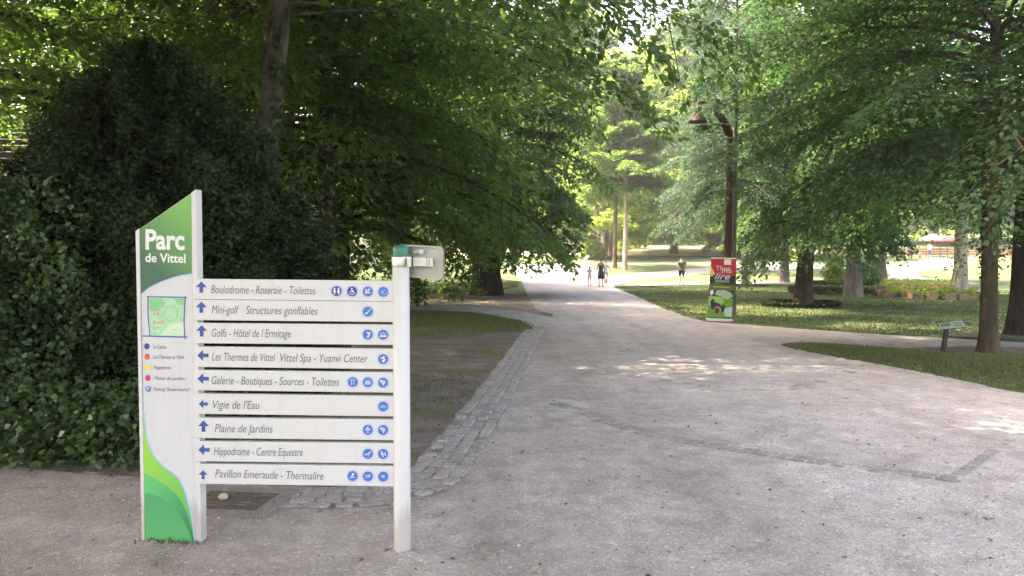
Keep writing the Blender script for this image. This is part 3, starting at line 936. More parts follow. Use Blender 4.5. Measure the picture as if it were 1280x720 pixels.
yew = shrub('yew_bush', 'big dark conical yew behind the green topped sign panel', 'bush', Vector((-4.14, 9.2, 0)), 'leaf_yew', core=.74, seed=3,
      prof=[(0.0, 1.85), (.5, 2.05), (1.2, 2.05), (1.86, 1.85), (2.3, 1.48), (2.78, 1.08), (3.3, .75), (3.7, .44), (4.1, .14)], n=230000, leaf=.055, depth=.45, bumpy=.27)
shrub('leafy_bush', 'brighter leafy bush left of the green topped sign panel', 'bush', Vector((-5.0, 7.75, 0)), 'leaf_ivy', core=.62, seed=7,
      prof=[(0.0, .95), (.4, 1.25), (1.2, 1.3), (1.9, .95), (2.4, .35)], n=48000, leaf=.062, depth=.35, bumpy=.2, wid=.34)
shrub('dark_shrub', 'dark shrub under the hut at the left edge', 'bush', Vector((-7.0, 8.6, 0)), 'leaf_yew', core=.65, seed=9,
      prof=[(0.0, 1.3), (.6, 1.6), (1.3, 1.4), (1.8, 1.0), (2.2, .3)], n=60000, leaf=.06, depth=.4, bumpy=.2)
def ivy():
    rng = np.random.default_rng(17)
    n = 5200
    a = rng.normal(0, 1, (n, 2)) * np.array([.75, .22]) + np.array([-3.55, 6.55])
    P = a[(a[:, 1] > 5.95 + .18 * np.sin(a[:, 0] * 5))]
    n = len(P)
    hmax = np.clip((P[:, 1] - 5.8) * .75, .04, .6)
    C = np.stack([P[:, 0], P[:, 1], .02 + rng.random(n) * hmax], 1)
    A = np.stack([rng.normal(0, .6, n), -np.abs(rng.normal(.5, .4, n)), rng.normal(-.1, .3, n)], 1)
    N = np.array([0, -.5, .8]) + rng.normal(0, .4, (n, 3))
    me = leaves_mesh('ivy', C, A, N, .055 * rng.uniform(.6, 1.4, n), M['leaf_ivy'], rng, wid=.46)
    tag(link('ivy', me), 'glossy ivy creeping over the ground at the foot of the bushes', 'ground cover', kind='stuff')
ivy()
shrub('sapling', 'little leafy sapling peeking out right of the white post', 'sapling', gx(522, 384), 'leaf_dark', seed=19, prof=[(.1, .12), (.4, .3), (.75, .28), (1.0, .08)], n=420, leaf=.12, depth=.25, wid=.3)
shrub('round_shrub', 'light green shrub at the foot of the forked spreading tree', 'bush', gx(742, 324.5), 'leaf_light', core=.6, seed=21, prof=[(0, .7), (.6, 1.1), (1.3, 1.0), (1.9, .4)], n=3500, leaf=.22, depth=.4)
shrub('grassy_shrub', 'small tufted shrub left of the stout grey trunk', 'bush', gx(1044, 357), 'leaf_light', core=.5, seed=23, prof=[(0, .35), (.6, .5), (1.2, .45), (1.7, .15)], n=1500, leaf=.2, depth=.4)
shrub('grassy_shrub', 'tufted shrub right of the stout grey trunk', 'bush', gx(1083, 360), 'leaf_mid', core=.5, seed=25, prof=[(0, .4), (.5, .6), (1.0, .5), (1.4, .15)], n=1500, leaf=.18, depth=.4)
def rocks():
    rnd = random.Random(4)
    for (px, py, s, lab) in [(6, 527, .16, 'larger pale rock at the foot of the dark bushes'), (24, 573, .07, 'small pale rock in front of the ivy'), (14, 545, .10, 'mid sized pale rock below the larger one')]:
        bm = bmesh.new()
        bmesh.ops.create_icosphere(bm, subdivisions=2, radius=s)
        for v in bm.verts:
            v.co *= 1 + rnd.uniform(-.16, .16)
            v.co.z *= .65
        me = bpy.data.meshes.new('rock')
        bm.to_mesh(me); bm.free()
        me.materials.append(M['pebble'])
        o = link('rock', me)
        p = G(px, py + 6)
        o.location = (p.x, p.y, s * .35)
        tag(o, lab, 'rock')
rocks()

# low clipped hedge rings and the tan flower bed on the right lawn
def hedge_ring(label, cpx, cpy, rad, hgt, th, seed, n, mat='leaf_yew', a0=0, a1=2 * math.pi, ex=1.0):
    c = G(cpx, cpy)
    rng = np.random.default_rng(seed)
    a = rng.uniform(a0, a1, n)
    r = rad + rng.uniform(-th, th, n)
    z = hgt * np.sqrt(rng.random(n)) + rng.normal(0, .012, n)
    C = np.stack([c.x + r * np.cos(a) * ex, c.y + r * np.sin(a), c.z + np.maximum(z, 0.01)], 1)
    A = rng.normal(0, 1, (n, 3)); A[:, 2] = np.abs(A[:, 2])
    N = rng.normal(0, 1, (n, 3))
    me = leaves_mesh('hedge_ring', C, A, N, .07 * rng.uniform(.6, 1.4, n), M[mat], rng)
    o = link('low_hedge', me)
    return tag(o, label, 'hedge')
hedge_ring('low round hedge ring circling the crooked dark tree', 1001, 383.5, 1.15, .15, .12, 3, 9000)
hedge_ring('wide low hedge ring in front of the stout grey trunk', 1053, 367, 2.25, .28, .16, 5, 16000)
hedge_ring('far low hedge ring behind the stout grey trunk', 1046, 358.5, 2.0, .26, .2, 7, 8000)
hedge_ring('low dark planting ring at the foot of the feathery tree', 937, 358.5, .75, .10, .3, 9, 2600)
def flower_bed(label, cpx, cpy, rad, a0, a1, hgt, seed, ex=1.0):
    t = thing('flower_bed', label, 'flower bed', G(cpx, cpy))
    rnd = random.Random(seed)
    w = MB()
    k = int((a1 - a0) * rad / .5) + 1
    for i in range(k):
        a = a0 + (a1 - a0) * (i + .5) / k + rnd.uniform(-.05, .05)
        if rnd.random() < .16:
            continue
        ln = ((a1 - a0) * rad / k - .03) * rnd.uniform(.75, 1.05)
        hh = hgt * rnd.uniform(.55, 1.1)
        w.box((math.cos(a) * rad * ex * rnd.uniform(.96, 1.04), math.sin(a) * rad, hh * .5), (ln, .30 * rnd.uniform(.8, 1.2), hh), rz=a + math.pi / 2 + rnd.uniform(-.15, .15))
    link('stone_border', w.mesh('stone_border', M['stone']), t, world=False)
    rng = np.random.default_rng(seed)
    n = 1500
    a = rng.uniform(0, 2 * math.pi, n); r = (rad - .2) * np.sqrt(rng.random(n))
    C = np.stack([r * np.cos(a) * ex, r * np.sin(a), hgt * (.5 + .6 * rng.random(n))], 1)
    A = rng.normal(0, 1, (n, 3)); A[:, 2] = np.abs(A[:, 2])
    for nm, mt, sel in (('plants', 'leaf_light', slice(0, 1360)), ('flowers', 'leaf_flower', slice(1360, n))):
        me = leaves_mesh(nm, C[sel] + (np.array([0, 0, .08]) if nm == 'flowers' else 0), A[sel], rng.normal(0, .5, A[sel].shape) + np.array([0, 0, 1.0]), .16 * rng.uniform(.6, 1.3, len(A[sel])), M[mt], rng)
        o = link(nm, me, t, world=False)
        o['kind'] = 'stuff'
    return t
flower_bed('front tan stone bordered flower bed left of the pale trunk', 1163, 372, 1.9, 0, 2 * math.pi, .30, 3, 1.0)
flower_bed('rear tan stone bordered flower bed with yellow blooms', 1140, 359.5, 2.3, 0, 2 * math.pi, .32, 5, 1.15)

# ------------------------------------------------------------------ hut behind the trees on the left, building far behind
def hut():
    t = thing('wooden_hut', 'grey boarded hut with lapped roof half hidden at the left edge', 'hut', Vector((-10.9, 15.2, 0)))
    wd = M['hut_wood'] = paint('weathered_boards', (0.075, 0.074, 0.073), .85, 0, .25, 9)
    w = MB()
    for i in range(17):
        z = .15 + i * .15
        w.box((0, -.02 - .012 * (i % 2), z), (3.6, .03, .148), M=Matrix.Rotation(-.12, 3, 'X'))
        w.box((1.8, 1.5, z), (.03, 3.0, .148), M=Matrix.Rotation(-.12, 3, 'Y'))
    w.box((0, 1.5, 1.3), (3.5, 2.9, 2.6))
    link('wall', w.mesh('wall', wd), t, world=False)
    r_ = MB()
    for sgn in (-1, 1):
        for i in range(12):
            u = i / 12
            r_.box((0, 1.5 + sgn * (1.75 - 1.75 * u), 2.55 + 1.75 * u), (4.1, .19, .03), M=Matrix.Rotation(-sgn * R(-38), 3, 'X'))
    link('roof', r_.mesh('roof', wd), t, world=False)
hut()
def building():
    t = thing('building', 'pale pinkish building showing through the leaves far on the left', 'building', Vector((-22, 74, H(0, 74))))
    wl = paint('pale_render', (0.58, 0.47, 0.42), .9)
    rf = paint('roof_tile', (0.23, 0.10, 0.07), .9, 0, .2, 8)
    gl = paint('window_glass', (0.05, 0.06, 0.07), .15)
    fr = paint('window_frame', (0.75, 0.75, 0.73), .5)
    w = MB().box((0, 0, 3.2), (18, 8, 6.4))
    link('wall', w.mesh('wall', wl), t, world=False)
    r_ = MB().prism([(-9.5, -4.6, 6.4), (9.5, -4.6, 6.4), (9.5, 0, 9.2), (-9.5, 0, 9.2)], [(-9.5, 4.6, 6.4), (9.5, 4.6, 6.4), (9.5, .01, 9.2), (-9.5, .01, 9.2)])
    link('roof', r_.mesh('roof', rf), t, world=False)
    for i in range(6):
        for k in range(2):
            f = MB().box((-7.5 + 3 * i, -4.03, 1.7 + 2.8 * k), (1.2, .06, 1.7))
            fo = link('window', f.mesh('window', fr), t, world=False)
            g = MB().box((-7.5 + 3 * i, -4.07, 1.7 + 2.8 * k), (1.0, .03, 1.5))
            link('pane', g.mesh('pane', gl), fo, world=False)
building()
#@@PART3
# ------------------------------------------------------------------ the direction sign
P_post = G(503, 691)
P_tot = G(216, 678)
pdir = Vector((P_post.x - P_tot.x, P_post.y - P_tot.y, 0)).normalized()
pnor = Vector((pdir.y, -pdir.x, 0))               # towards the camera
if pnor.y > 0: pnor = -pnor
CAMP = Vector((0, 0, CAM_H))

def S(px, py, off=0.0):
    """point of the sign's own plane, off metres in front of it"""
    o = P_post + pnor * off
    d = ray(px, py)
    return CAMP + d * ((o - CAMP).dot(pnor) / d.dot(pnor))
def SB(px, py, off):
    """the point of the sign plane at px,py moved straight back/forward along its normal"""
    return S(px, py) + pnor * off

def worn_white(name, col, rough):
    m, t, p, o = nt(name)
    co = objco(t)
    gm = node(t, 'ShaderNodeNewGeometry')
    mp = node(t, 'ShaderNodeMapping')
    mp.inputs['Scale'].default_value = (14, 14, 1.6)
    t.links.new(gm.outputs['Position'], mp.inputs['Vector'])
    streak = noise(t, 1.6, 6, 0.7, mp.outputs[0])
    spots = noise(t, 60.0, 3, 0.6, gm.outputs['Position'])
    c = mix(t, ramp(t, streak, [(0.48, 0.0), (0.80, 0.35)]), col, tuple(x * k for x, k in zip(col, (.74, .72, .66))))
    c = mix(t, ramp(t, spots, [(0.70, 0.0), (0.76, 0.45)]), c, tuple(x * .6 for x in col))
    sx = node(t, 'ShaderNodeSeparateXYZ')
    t.links.new(gm.outputs['Position'], sx.inputs[0])
    ad = node(t, 'ShaderNodeMath', operation='MULTIPLY_ADD')
    t.links.new(streak, ad.inputs[0]); ad.inputs[1].default_value = -.35
    t.links.new(sx.outputs['Z'], ad.inputs[2])
    c = mix(t, ramp(t, ad.outputs[0], [(0.0, 0.55), (0.10, 0.0)]), c, (.30, .25, .21))
    t.links.new(c, p.inputs['Base Color'])
    t.links.new(ramp(t, streak, [(.3, rough - .08), (.8, rough + .2)]), p.inputs['Roughness'])
    p.inputs['Specular IOR Level'].default_value = .4
    return m
white = worn_white('white_enamel', (0.52, 0.52, 0.52), .38)
white2 = worn_white('white_panel', (0.50, 0.50, 0.525), .45)
blue = paint('arrow_blue', (0.022, 0.066, 0.26), .45, 0, .04)
mblue = paint('picto_blue', (0.042, 0.130, 0.40), .45, 0, .05)
dblue = paint('picto_dark_blue', (0.024, 0.042, 0.26), .45, 0, .05)
pale_ring = paint('ring_blue', (0.30, 0.42, 0.66), .45, 0, .03)
grey_txt = paint('lettering_grey', (0.115, 0.115, 0.145), .5, 0, .05)
wtxt = paint('lettering_white', (0.62, 0.63, 0.62), .45, 0, .02)
steel = paint('brushed_steel', (0.44, 0.44, 0.40), .38, .75, .1, 12)
alu = paint('dull_aluminium', (0.30, 0.30, 0.27), .45, .55, .12, 9)
cream = paint('cream_metal', (0.62, 0.59, 0.50), .5, 0, .06)
teal = paint('green_cap', (0.02, 0.14, 0.10), .4, 0, .1)
shadow_gap = paint('drain_shade', (0.02, 0.02, 0.02), .8)

def grad_mat(name, c0, c1, axis, lo, hi):
    """printed colour gradient across the panel (object coordinates along axis)"""
    m, t, p, o = nt(name)
    dp = node(t, 'ShaderNodeVectorMath', operation='DOT_PRODUCT')
    dp.inputs[1].default_value = axis
    gm = node(t, 'ShaderNodeNewGeometry')
    t.links.new(gm.outputs['Position'], dp.inputs[0])
    mr = node(t, 'ShaderNodeMapRange')
    mr.inputs['From Min'].default_value = lo
    mr.inputs['From Max'].default_value = hi
    t.links.new(dp.outputs['Value'], mr.inputs['Value'])
    t.links.new(ramp(t, mr.outputs[0], [(0.0, c0), (1.0, c1)]), p.inputs['Base Color'])
    p.inputs['Roughness'].default_value = .42
    return m

sign = thing('direction_sign', 'white park direction sign with green topped panel and nine slats between it and a post', 'signpost', P_tot.lerp(P_post, .5))

def px_poly(pts, off, thick=0.0012):
    f = [SB(x, y, off) for x, y in pts]
    b = [SB(x, y, off - thick) for x, y in pts]
    return f, b

def flat(name, polys, mats, parent, off, thick=0.0012):
    mb = MB()
    for pl, mi in polys:
        f, b = px_poly(pl, off, thick)
        mb.prism(f, b, mi)
    return mb.build(name, mats, parent)

def curve_px(pts, k=10):
    v = smooth_poly([Vector((x, y, 0)) for x, y in pts], 1e9, 0, 1, closed=False)
    out = []
    n = len(pts)
    for i in range(n - 1):
        p0, p1, p2, p3 = pts[max(i - 1, 0)], pts[i], pts[i + 1], pts[min(i + 2, n - 1)]
        for s in range(k):
            t = s / k
            out.append(tuple(0.5 * (2 * p1[c] + (p2[c] - p0[c]) * t + (2 * p0[c] - 5 * p1[c] + 4 * p2[c] - p3[c]) * t * t + (3 * p1[c] - p0[c] - 3 * p2[c] + p3[c]) * t ** 3) for c in (0, 1)))
    out.append(pts[-1])
    return out

_dg = None
def text_geo(body, shear=0.0, bold=0.0):
    cu = bpy.data.curves.new('lettering', 'FONT')
    cu.body = body
    cu.size = 1.0
    cu.shear = shear
    cu.offset = bold
    cu.resolution_u = 4
    o = bpy.data.objects.new('lettering_tmp', cu)
    COL.objects.link(o)
    dg = bpy.context.evaluated_depsgraph_get()
    me = bpy.data.meshes.new_from_object(o.evaluated_get(dg))
    vs_ = [(v.co.x, v.co.y) for v in me.vertices]
    fs_ = [tuple(p.vertices) for p in me.polygons]
    bpy.data.objects.remove(o)
    bpy.data.meshes.remove(me)
    bpy.data.curves.remove(cu)
    return vs_, fs_
_h = text_geo('H')[0]
CAPH = max(v[1] for v in _h) - min(v[1] for v in _h)

def lettering(mb, body, x0, x1, base0, base1, cap, fn, mi=0, shear=0.0, bold=0.0):
    vs_, fs_ = text_geo(body, shear, bold)
    a = min(v[0] for v in vs_); b = max(v[0] for v in vs_)
    k = cap / CAPH
    out = []
    for x, y in vs_:
        u = (x - a) / (b - a)
        out.append(fn(x0 + u * (x1 - x0), base0 + (base1 - base0) * u - y * k))
    mb.add(out, fs_, mi)
    return mb

# --- green topped panel
def totem():
    mb = MB()
    f = [SB(x, y, 0.012) for x, y in [(176.5, 286), (240.5, 241.5), (247.3, 678.5), (183.5, 679.5)]]
    b = [SB(x, y, -0.045) for x, y in [(176.5, 286), (240.5, 241.5), (247.3, 678.5), (183.5, 679.5)]]
    mb.prism(f, b, 0)
    body = mb.build('panel', [white2], sign, bevel=.002)
    # side rails
    rl = MB()
    for q in ([(171.4, 289), (176.2, 285.6), (183.2, 680.5), (179.2, 680.8)], [(240.8, 241), (246.8, 236.8), (253.4, 678.5), (247.6, 679.2)]):
        rl.prism([SB(x, y, .018) for x, y in q], [SB(x, y, -.05) for x, y in q])
    rl.build('side_rail', [white], sign, bevel=.003)
    # green header
    ax = (pdir * .7 + Vector((0, 0, .75))).normalized()
    lo = S(178, 362).dot(ax); hi = S(240, 246).dot(ax)
    gtop = grad_mat('green_header', (0.010, 0.085, 0.050), (0.115, 0.40, 0.055), ax, lo + .25 * (hi - lo), hi + .04 * (hi - lo))
    cur = curve_px([(240.9, 341.8), (226, 344.2), (206, 350.5), (190, 358), (178.2, 367)])
    hd = flat('green_header', [([(176.9, 286.4), (240.3, 242.4)] + cur, 0)], [gtop], body, .0140)
    edge = [(x, y + 1.6) for x, y in cur]
    flat('header_edge', [(cur + edge[::-1], 0)], [pale_ring], body, .0135)
    lt = MB()
    lettering(MB(), 'Parc', 183.8, 232.6, 311.0, 311.6, 23.5, lambda x, y: SB(x, y, .0158), bold=.030).build('lettering', [wtxt], body)
    lettering(MB(), 'de Vittel', 183.6, 233.8, 327.2, 328.4, 10.6, lambda x, y: SB(x, y, .0158), bold=.022).build('lettering', [wtxt], body)
    # the little park map
    mg = paint('map_green', (0.30, 0.52, 0.33), .5, 0, .10, 25)
    mp = [mg, paint('map_deep_green', (0.16, 0.43, 0.20), .5), paint('map_pale', (0.47, 0.60, 0.45), .5), paint('map_line', (0.045, 0.10, 0.30), .5),
          paint('map_pink', (0.55, 0.28, 0.22), .5), paint('map_circle', (0.22, 0.42, 0.28), .5), paint('map_yellow', (0.62, 0.60, 0.18), .5)]
    mbm = MB()
    def pl(pts, mi, off):
        mbm.prism(*px_poly(pts, off), mi)
    pl([(187.5, 371.2), (232.6, 371.8), (231.8, 420), (189.2, 419.4)], 0, .0135)
    pl(curve_px([(188, 373), (203, 373), (207, 380), (200, 388), (191, 389)], 4) + [(188, 384)], 1, .0142)
    pl([(219, 373), (232, 373), (231.7, 381), (224, 381)], 1, .0142)
    pl([(202, 419), (214, 404.5), (231.8, 402), (231.6, 419.6)], 2, .0142)
    for (a, b) in (((184.8, 370.7), (234.8, 371.6)), ((180, 419.6), (235.5, 421.0))):
        pl([(a[0], a[1] - .7), (b[0], b[1] - .7), (b[0], b[1] + .8), (a[0], a[1] + .8)], 3, .0150)
    for pts in ([(187, 371), (186.4, 385), (187.2, 400), (189.4, 420)], [(233.2, 370), (232.2, 385), (231.6, 405), (233, 424)]):
        c = curve_px(pts, 5)
        pl([(x - .5, y) for x, y in c] + [(x + .6, y) for x, y in reversed(c)], 3, .0149)
    ring = [(215 + 8.8 * math.cos(a), 391.5 + 9.6 * math.sin(a)) for a in np.linspace(0, 2 * math.pi, 28)]
    for i in range(27):
        (x0, y0), (x1, y1) = ring[i], ring[i + 1]
        pl([(x0, y0), (x1, y1), (215 + (x1 - 215) * .93, 391.5 + (y1 - 391.5) * .93), (215 + (x0 - 215) * .93, 391.5 + (y0 - 391.5) * .93)], 5, .0150)
    rnd = random.Random(3)
    for (x, y, w, h, mi) in [(193, 390, 2.2, 4.6, 4), (196.5, 390.5, 3.5, 4, 4), (200.5, 393, 3, 2, 4), (192.5, 401, 4, 3.5, 4), (198, 402, 5, 2.6, 4), (203.5, 401, 3, 3.6, 4), (193, 408, 2.2, 3, 4), (198.2, 408.6, 1.6, 1.6, 3), (194.6, 415.6, 1.4, 1.8, 3), (205.5, 384.5, 2, 5, 6), (207.5, 375, 1, 1.4, 5), (219.5, 411, 2.4, 1.5, 5)]:
        pl([(x, y), (x + w, y + .3), (x + w - .4, y + h), (x + .3, y + h - .2)], mi, .0150)
    mbm.build('park_map', mp, body)
    # legend
    for cx, cy_, col, nm in [(185.2, 432.6, (0.03, 0.04, 0.24), 'navy'), (185.6, 445.4, (0.60, 0.09, 0.07), 'red'), (186.0, 458.6, (0.66, 0.60, 0.05), 'yellow'), (186.5, 472.0, (0.50, 0.02, 0.18), 'magenta'), (187.0, 485.6, (0.06, 0.16, 0.52), 'blue')]:
        d = MB()
        d.prism(*px_poly([(cx + 3.3 * math.cos(a), cy_ + 3.9 * math.sin(a)) for a in np.linspace(0, 2 * math.pi, 20)[:-1]], .0140), 0)
        if nm == 'blue':
            lettering(d, 'P', cx - 1.2, cx + 1.3, cy_ + 2.3, cy_ + 2.3, 4.6, lambda x, y: SB(x, y, .0152), mi=1, bold=.02)
        d.build('legend_dot', [paint('legend_' + nm, col, .45), wtxt], body)['label'] = nm + ' legend dot on the white panel'
    for s, x0, x1, y in [('Le Casino', 193, 209.5, 435.3), ('Les Thermes de Vittel', 193.2, 231.5, 448.0), ('Hippodrome', 193.8, 215.5, 461.0), ('Plaine de jardins', 194.8, 232.5, 474.5), ('Parking "Bonne Source"', 194.2, 239.2, 488.2)]:
        lettering(MB(), s, x0, x1, y, y + .4, 4.6, lambda x, y: SB(x, y, .0140), shear=.2).build('legend_lettering', [grey_txt], body)
    # green waves at the foot
    cA = curve_px([(179.6, 512), (182.5, 533), (186.5, 554), (193, 569.5), (205, 583), (216, 590.5), (224.5, 599), (232, 614), (238.5, 638), (242.3, 658), (244.6, 677.8)])
    cB = curve_px([(182.0, 590.5), (192, 596), (203, 602.5), (214, 609.5), (225, 621), (234, 638), (240.5, 658), (244.4, 677.8)])
    cC = curve_px([(182.6, 615), (193, 617.5), (206, 623), (218, 632.5), (229, 647), (237, 662), (242.8, 677.8)])
    axw = (pdir * .8 - Vector((0, 0, .5))).normalized()
    g1 = grad_mat('wave_light', (0.22, 0.52, 0.05), (0.09, 0.36, 0.10), axw, S(182, 560).dot(axw), S(235, 640).dot(axw))
    g2 = grad_mat('wave_mid', (0.06, 0.42, 0.14), (0.012, 0.17, 0.07), axw, S(184, 605).dot(axw), S(240, 665).dot(axw))
    g3 = grad_mat('wave_deep', (0.035, 0.27, 0.11), (0.05, 0.33, 0.11), Vector((0, 0, -1)), S(200, 615).dot(Vector((0, 0, -1))), S(200, 678).dot(Vector((0, 0, -1))))
    bt = (183.6, 678.6)
    flat('wave_outline', [([(x + (1.5 if i > 2 else 0), y - .8) for i, (x, y) in enumerate(cA)] + [bt], 0)], [pale_ring], body, .0134)
    flat('green_wave', [(cA + [bt], 0)], [g1], body, .0141)
    flat('green_wave', [(cB + [bt], 0)], [g2], body, .0148)
    flat('green_wave', [(cC + [bt], 0)], [g3], body, .0155)
    return body
totem()

# --- the slats
SL = [(348.3, 350.8, 373.7, 376.3), (374.1, 376.7, 399.8, 402.2), (403.2, 405.4, 428.6, 430.7), (432.5, 435.4, 458.0, 460.8), (461.7, 464.7, 487.0, 490.0), (491.0, 494.2, 516.3, 519.6),
      (521.1, 523.3, 546.4, 549.2), (550.3, 552.8, 575.3, 578.2), (578.4, 581.2, 603.3, 606.6)]
TX = [[('Boulodrome - Roseraie - Toilettes', 266.5, 396.5, 366.3, 367.9)],
      [('Mini-golf', 267.3, 301, 391.3, 391.7), ('Structures gonflables', 309.8, 399.2, 392.0, 393.2)],
      [('Golfs - Hôtel de l Ermitage', 267.3, 365.6, 420.4, 421.4)],
      [('Les Thermes de Vittel', 267.6, 346.3, 450.0, 451.0), ('Vittel Spa - Yuanvi Center', 352.4, 461.2, 451.2, 452.5)],
      [('Galerie - Boutiques - Sources - Toilettes', 267, 425.8, 479.3, 481.5)],
      [("Vigie de l'Eau", 268.6, 326.8, 509.4, 510.3)],
      [('Plaine de Jardins', 271, 343.4, 539.0, 539.8)],
      [('Hippodrome - Centre Equestre', 270, 380.6, 567.4, 569.0)],
      [('Pavillon Emeraude - Thermalire', 271.6, 406.4, 595.2, 598.4)]]
AR = [('u', 254.3, 358.8, 1.0), ('u', 254.3, 383.8, 1.0), ('u', 254.8, 413.0, 1.0), ('l', 256.4, 443.6, 1.0), ('l', 256.7, 472.6, 1.0), ('l', 256.8, 504.0, .8), ('u', 257.0, 531.6, 1.0), ('l', 257.7, 561.0, 1.0), ('u', 256.6, 591.9, .8)]
PG = [[(422.7, 363.6, 'wc'), (442.0, 364.0, 'chair'), (461.5, 364.2, 'run'), (480.8, 364.6, 'spiral')], [(461.5, 389.2, 'club')], [(461.5, 417.6, 'golf'), (480.5, 418.0, 'bed')], [(480.5, 448.2, 'drop')],
      [(442.8, 476.6, 'gate'), (461.5, 477.0, 'book'), (480.5, 477.4, 'palm')], [(480.5, 507.0, 'wave')], [(461.5, 536.0, 'tree'), (480.5, 536.3, 'palm')], [(461.5, 565.8, 'horse'), (480.5, 566.0, 'rider')],
      [(442.5, 593.5, 'key'), (461.5, 593.9, 'swim'), (480.5, 594.2, 'fish')]]

def disc(cx, cy_, r, n=18, ry=None):
    return [(cx + r * math.cos(2 * math.pi * i / n), cy_ + (ry or r) * math.sin(2 * math.pi * i / n)) for i in range(n)]
def stroke(x0, y0, x1, y1, w):
    d = math.hypot(x1 - x0, y1 - y0)
    nx_, ny_ = -(y1 - y0) / d * w / 2, (x1 - x0) / d * w / 2
    return [(x0 + nx_, y0 + ny_), (x1 + nx_, y1 + ny_), (x1 - nx_, y1 - ny_), (x0 - nx_, y0 - ny_)]
GLY = {  # white marks in a unit circle, y down
    'wc': [disc(-.42, -.5, .17), [(-.62, -.28), (-.22, -.28), (-.16, .2), (-.3, .2), (-.32, .68), (-.52, .68), (-.54, .2), (-.68, .2)], disc(.42, -.5, .17), [(.26, -.28), (.58, -.28), (.74, .25), (.58, .25), (.54, .68), (.3, .68), (.26, .25), (.1, .25)]],
    'chair': [disc(-.05, -.6, .16), stroke(-.05, -.45, -.02, .12, .2), stroke(-.02, .1, .4, .1, .16), stroke(.38, .1, .52, .5, .16), stroke(-.05, -.15, .34, -.15, .12)] + [stroke(.42 * math.cos(a) - .02, .26 + .42 * math.sin(a), .42 * math.cos(a + .42) - .02, .26 + .42 * math.sin(a + .42), .13) for a in np.arange(.6, 3.8, .4)],
    'run': [disc(-.35, -.32, .18), stroke(-.6, .1, .1, -.05, .16), stroke(.0, -.4, .55, -.6, .16), stroke(-.1, .0, .3, .3, .2), stroke(.3, .3, .62, .15, .16), stroke(-.1, .05, -.5, .5, .18), stroke(.1, -.1, .3, -.5, .18)],
    'spiral': [stroke((.75 - .06 * k) * math.cos(k * .55), (.75 - .06 * k) * math.sin(k * .55), (.75 - .06 * (k + 1)) * math.cos((k + 1) * .55), (.75 - .06 * (k + 1)) * math.sin((k + 1) * .55), .12) for k in range(10)] + [disc(-.05, .1, .14), disc(.25, -.35, .12)],
    'club': [stroke(.62, -.6, -.15, .28, .14), [(-.6, .2), (-.1, .2), (-.05, .45), (-.5, .5)]],
    'golf': [[(-.25, -.55), (.6, -.45), (.35, -.15), (-.1, -.2)], stroke(.15, .05, .1, .6, .26), disc(.35, .0, .14), disc(-.1, .55, .12)],
    'bed': [stroke(-.55, -.08, 0, -.45, .13), stroke(0, -.45, .55, -.08, .13), [(-.65, .12), (.65, .12), (.65, .42), (-.65, .42)]],
    'drop': [disc(.1, -.35, .24), disc(-.3, -.2, .16), [(-.25, .25), (.3, -.05), (.36, .5), (.0, .72)], disc(.4, .1, .12)],
    'gate': [[(-.6, -.55), (.6, -.55), (.6, -.35), (-.6, -.35)], stroke(-.25, -.35, -.25, .6, .2), stroke(.25, -.35, .25, .6, .2)],
    'book': [[(-.6, -.3), (.6, -.3), (.6, .45), (-.6, .45)], stroke(-.4, -.5, .5, -.5, .12)],
    'palm': [disc(-.35, -.3, .26), stroke(.02, .0, .12, .65, .16), stroke(.05, .0, .5, -.3, .15), stroke(.05, .0, .55, .15, .13), stroke(.05, .02, -.3, .3, .13), stroke(.1, -.05, .2, -.55, .13)],
    'wave': [stroke(-.7, .0, -.3, .12, .13), stroke(-.3, .12, .1, -.04, .13), stroke(.1, -.04, .7, .1, .13), stroke(-.5, .28, .5, .28, .1), stroke(-.5, -.2, .4, -.16, .09)],
    'tree': [disc(0, -.42, .26), disc(-.32, -.05, .24), disc(.32, -.05, .24), stroke(0, -.1, 0, .6, .18), [(-.35, .62), (.35, .62), (.2, .45), (-.2, .45)]],
    'horse': [stroke(-.75, .12, .1, .02, .12), stroke(.1, .02, .4, -.3, .2), stroke(.3, .1, .15, .5, .12), disc(.5, -.32, .15), stroke(-.1, .05, -.35, .45, .12)],
    'rider': [disc(-.3, -.4, .16), stroke(-.35, -.3, -.1, .3, .26), stroke(-.1, .3, .05, .65, .16), stroke(.05, .1, .55, -.25, .16), disc(.5, .2, .14), disc(.2, -.1, .1)],
    'key': [disc(.1, -.35, .24), stroke(-.5, .45, .0, -.1, .16), stroke(-.1, .2, .5, .3, .14)],
    'swim': [disc(.18, -.05, .3), disc(-.4, -.15, .16), stroke(-.55, .35, .0, .25, .13), stroke(.3, -.45, .6, -.1, .12)],
    'fish': [disc(-.05, .0, .34, ry=.26), stroke(-.5, -.4, .5, .45, .1), stroke(.1, -.4, .5, -.1, .1)],
}
GREYED = ('spiral', 'swim', 'fish', 'gate', 'book', 'wave', 'tree')
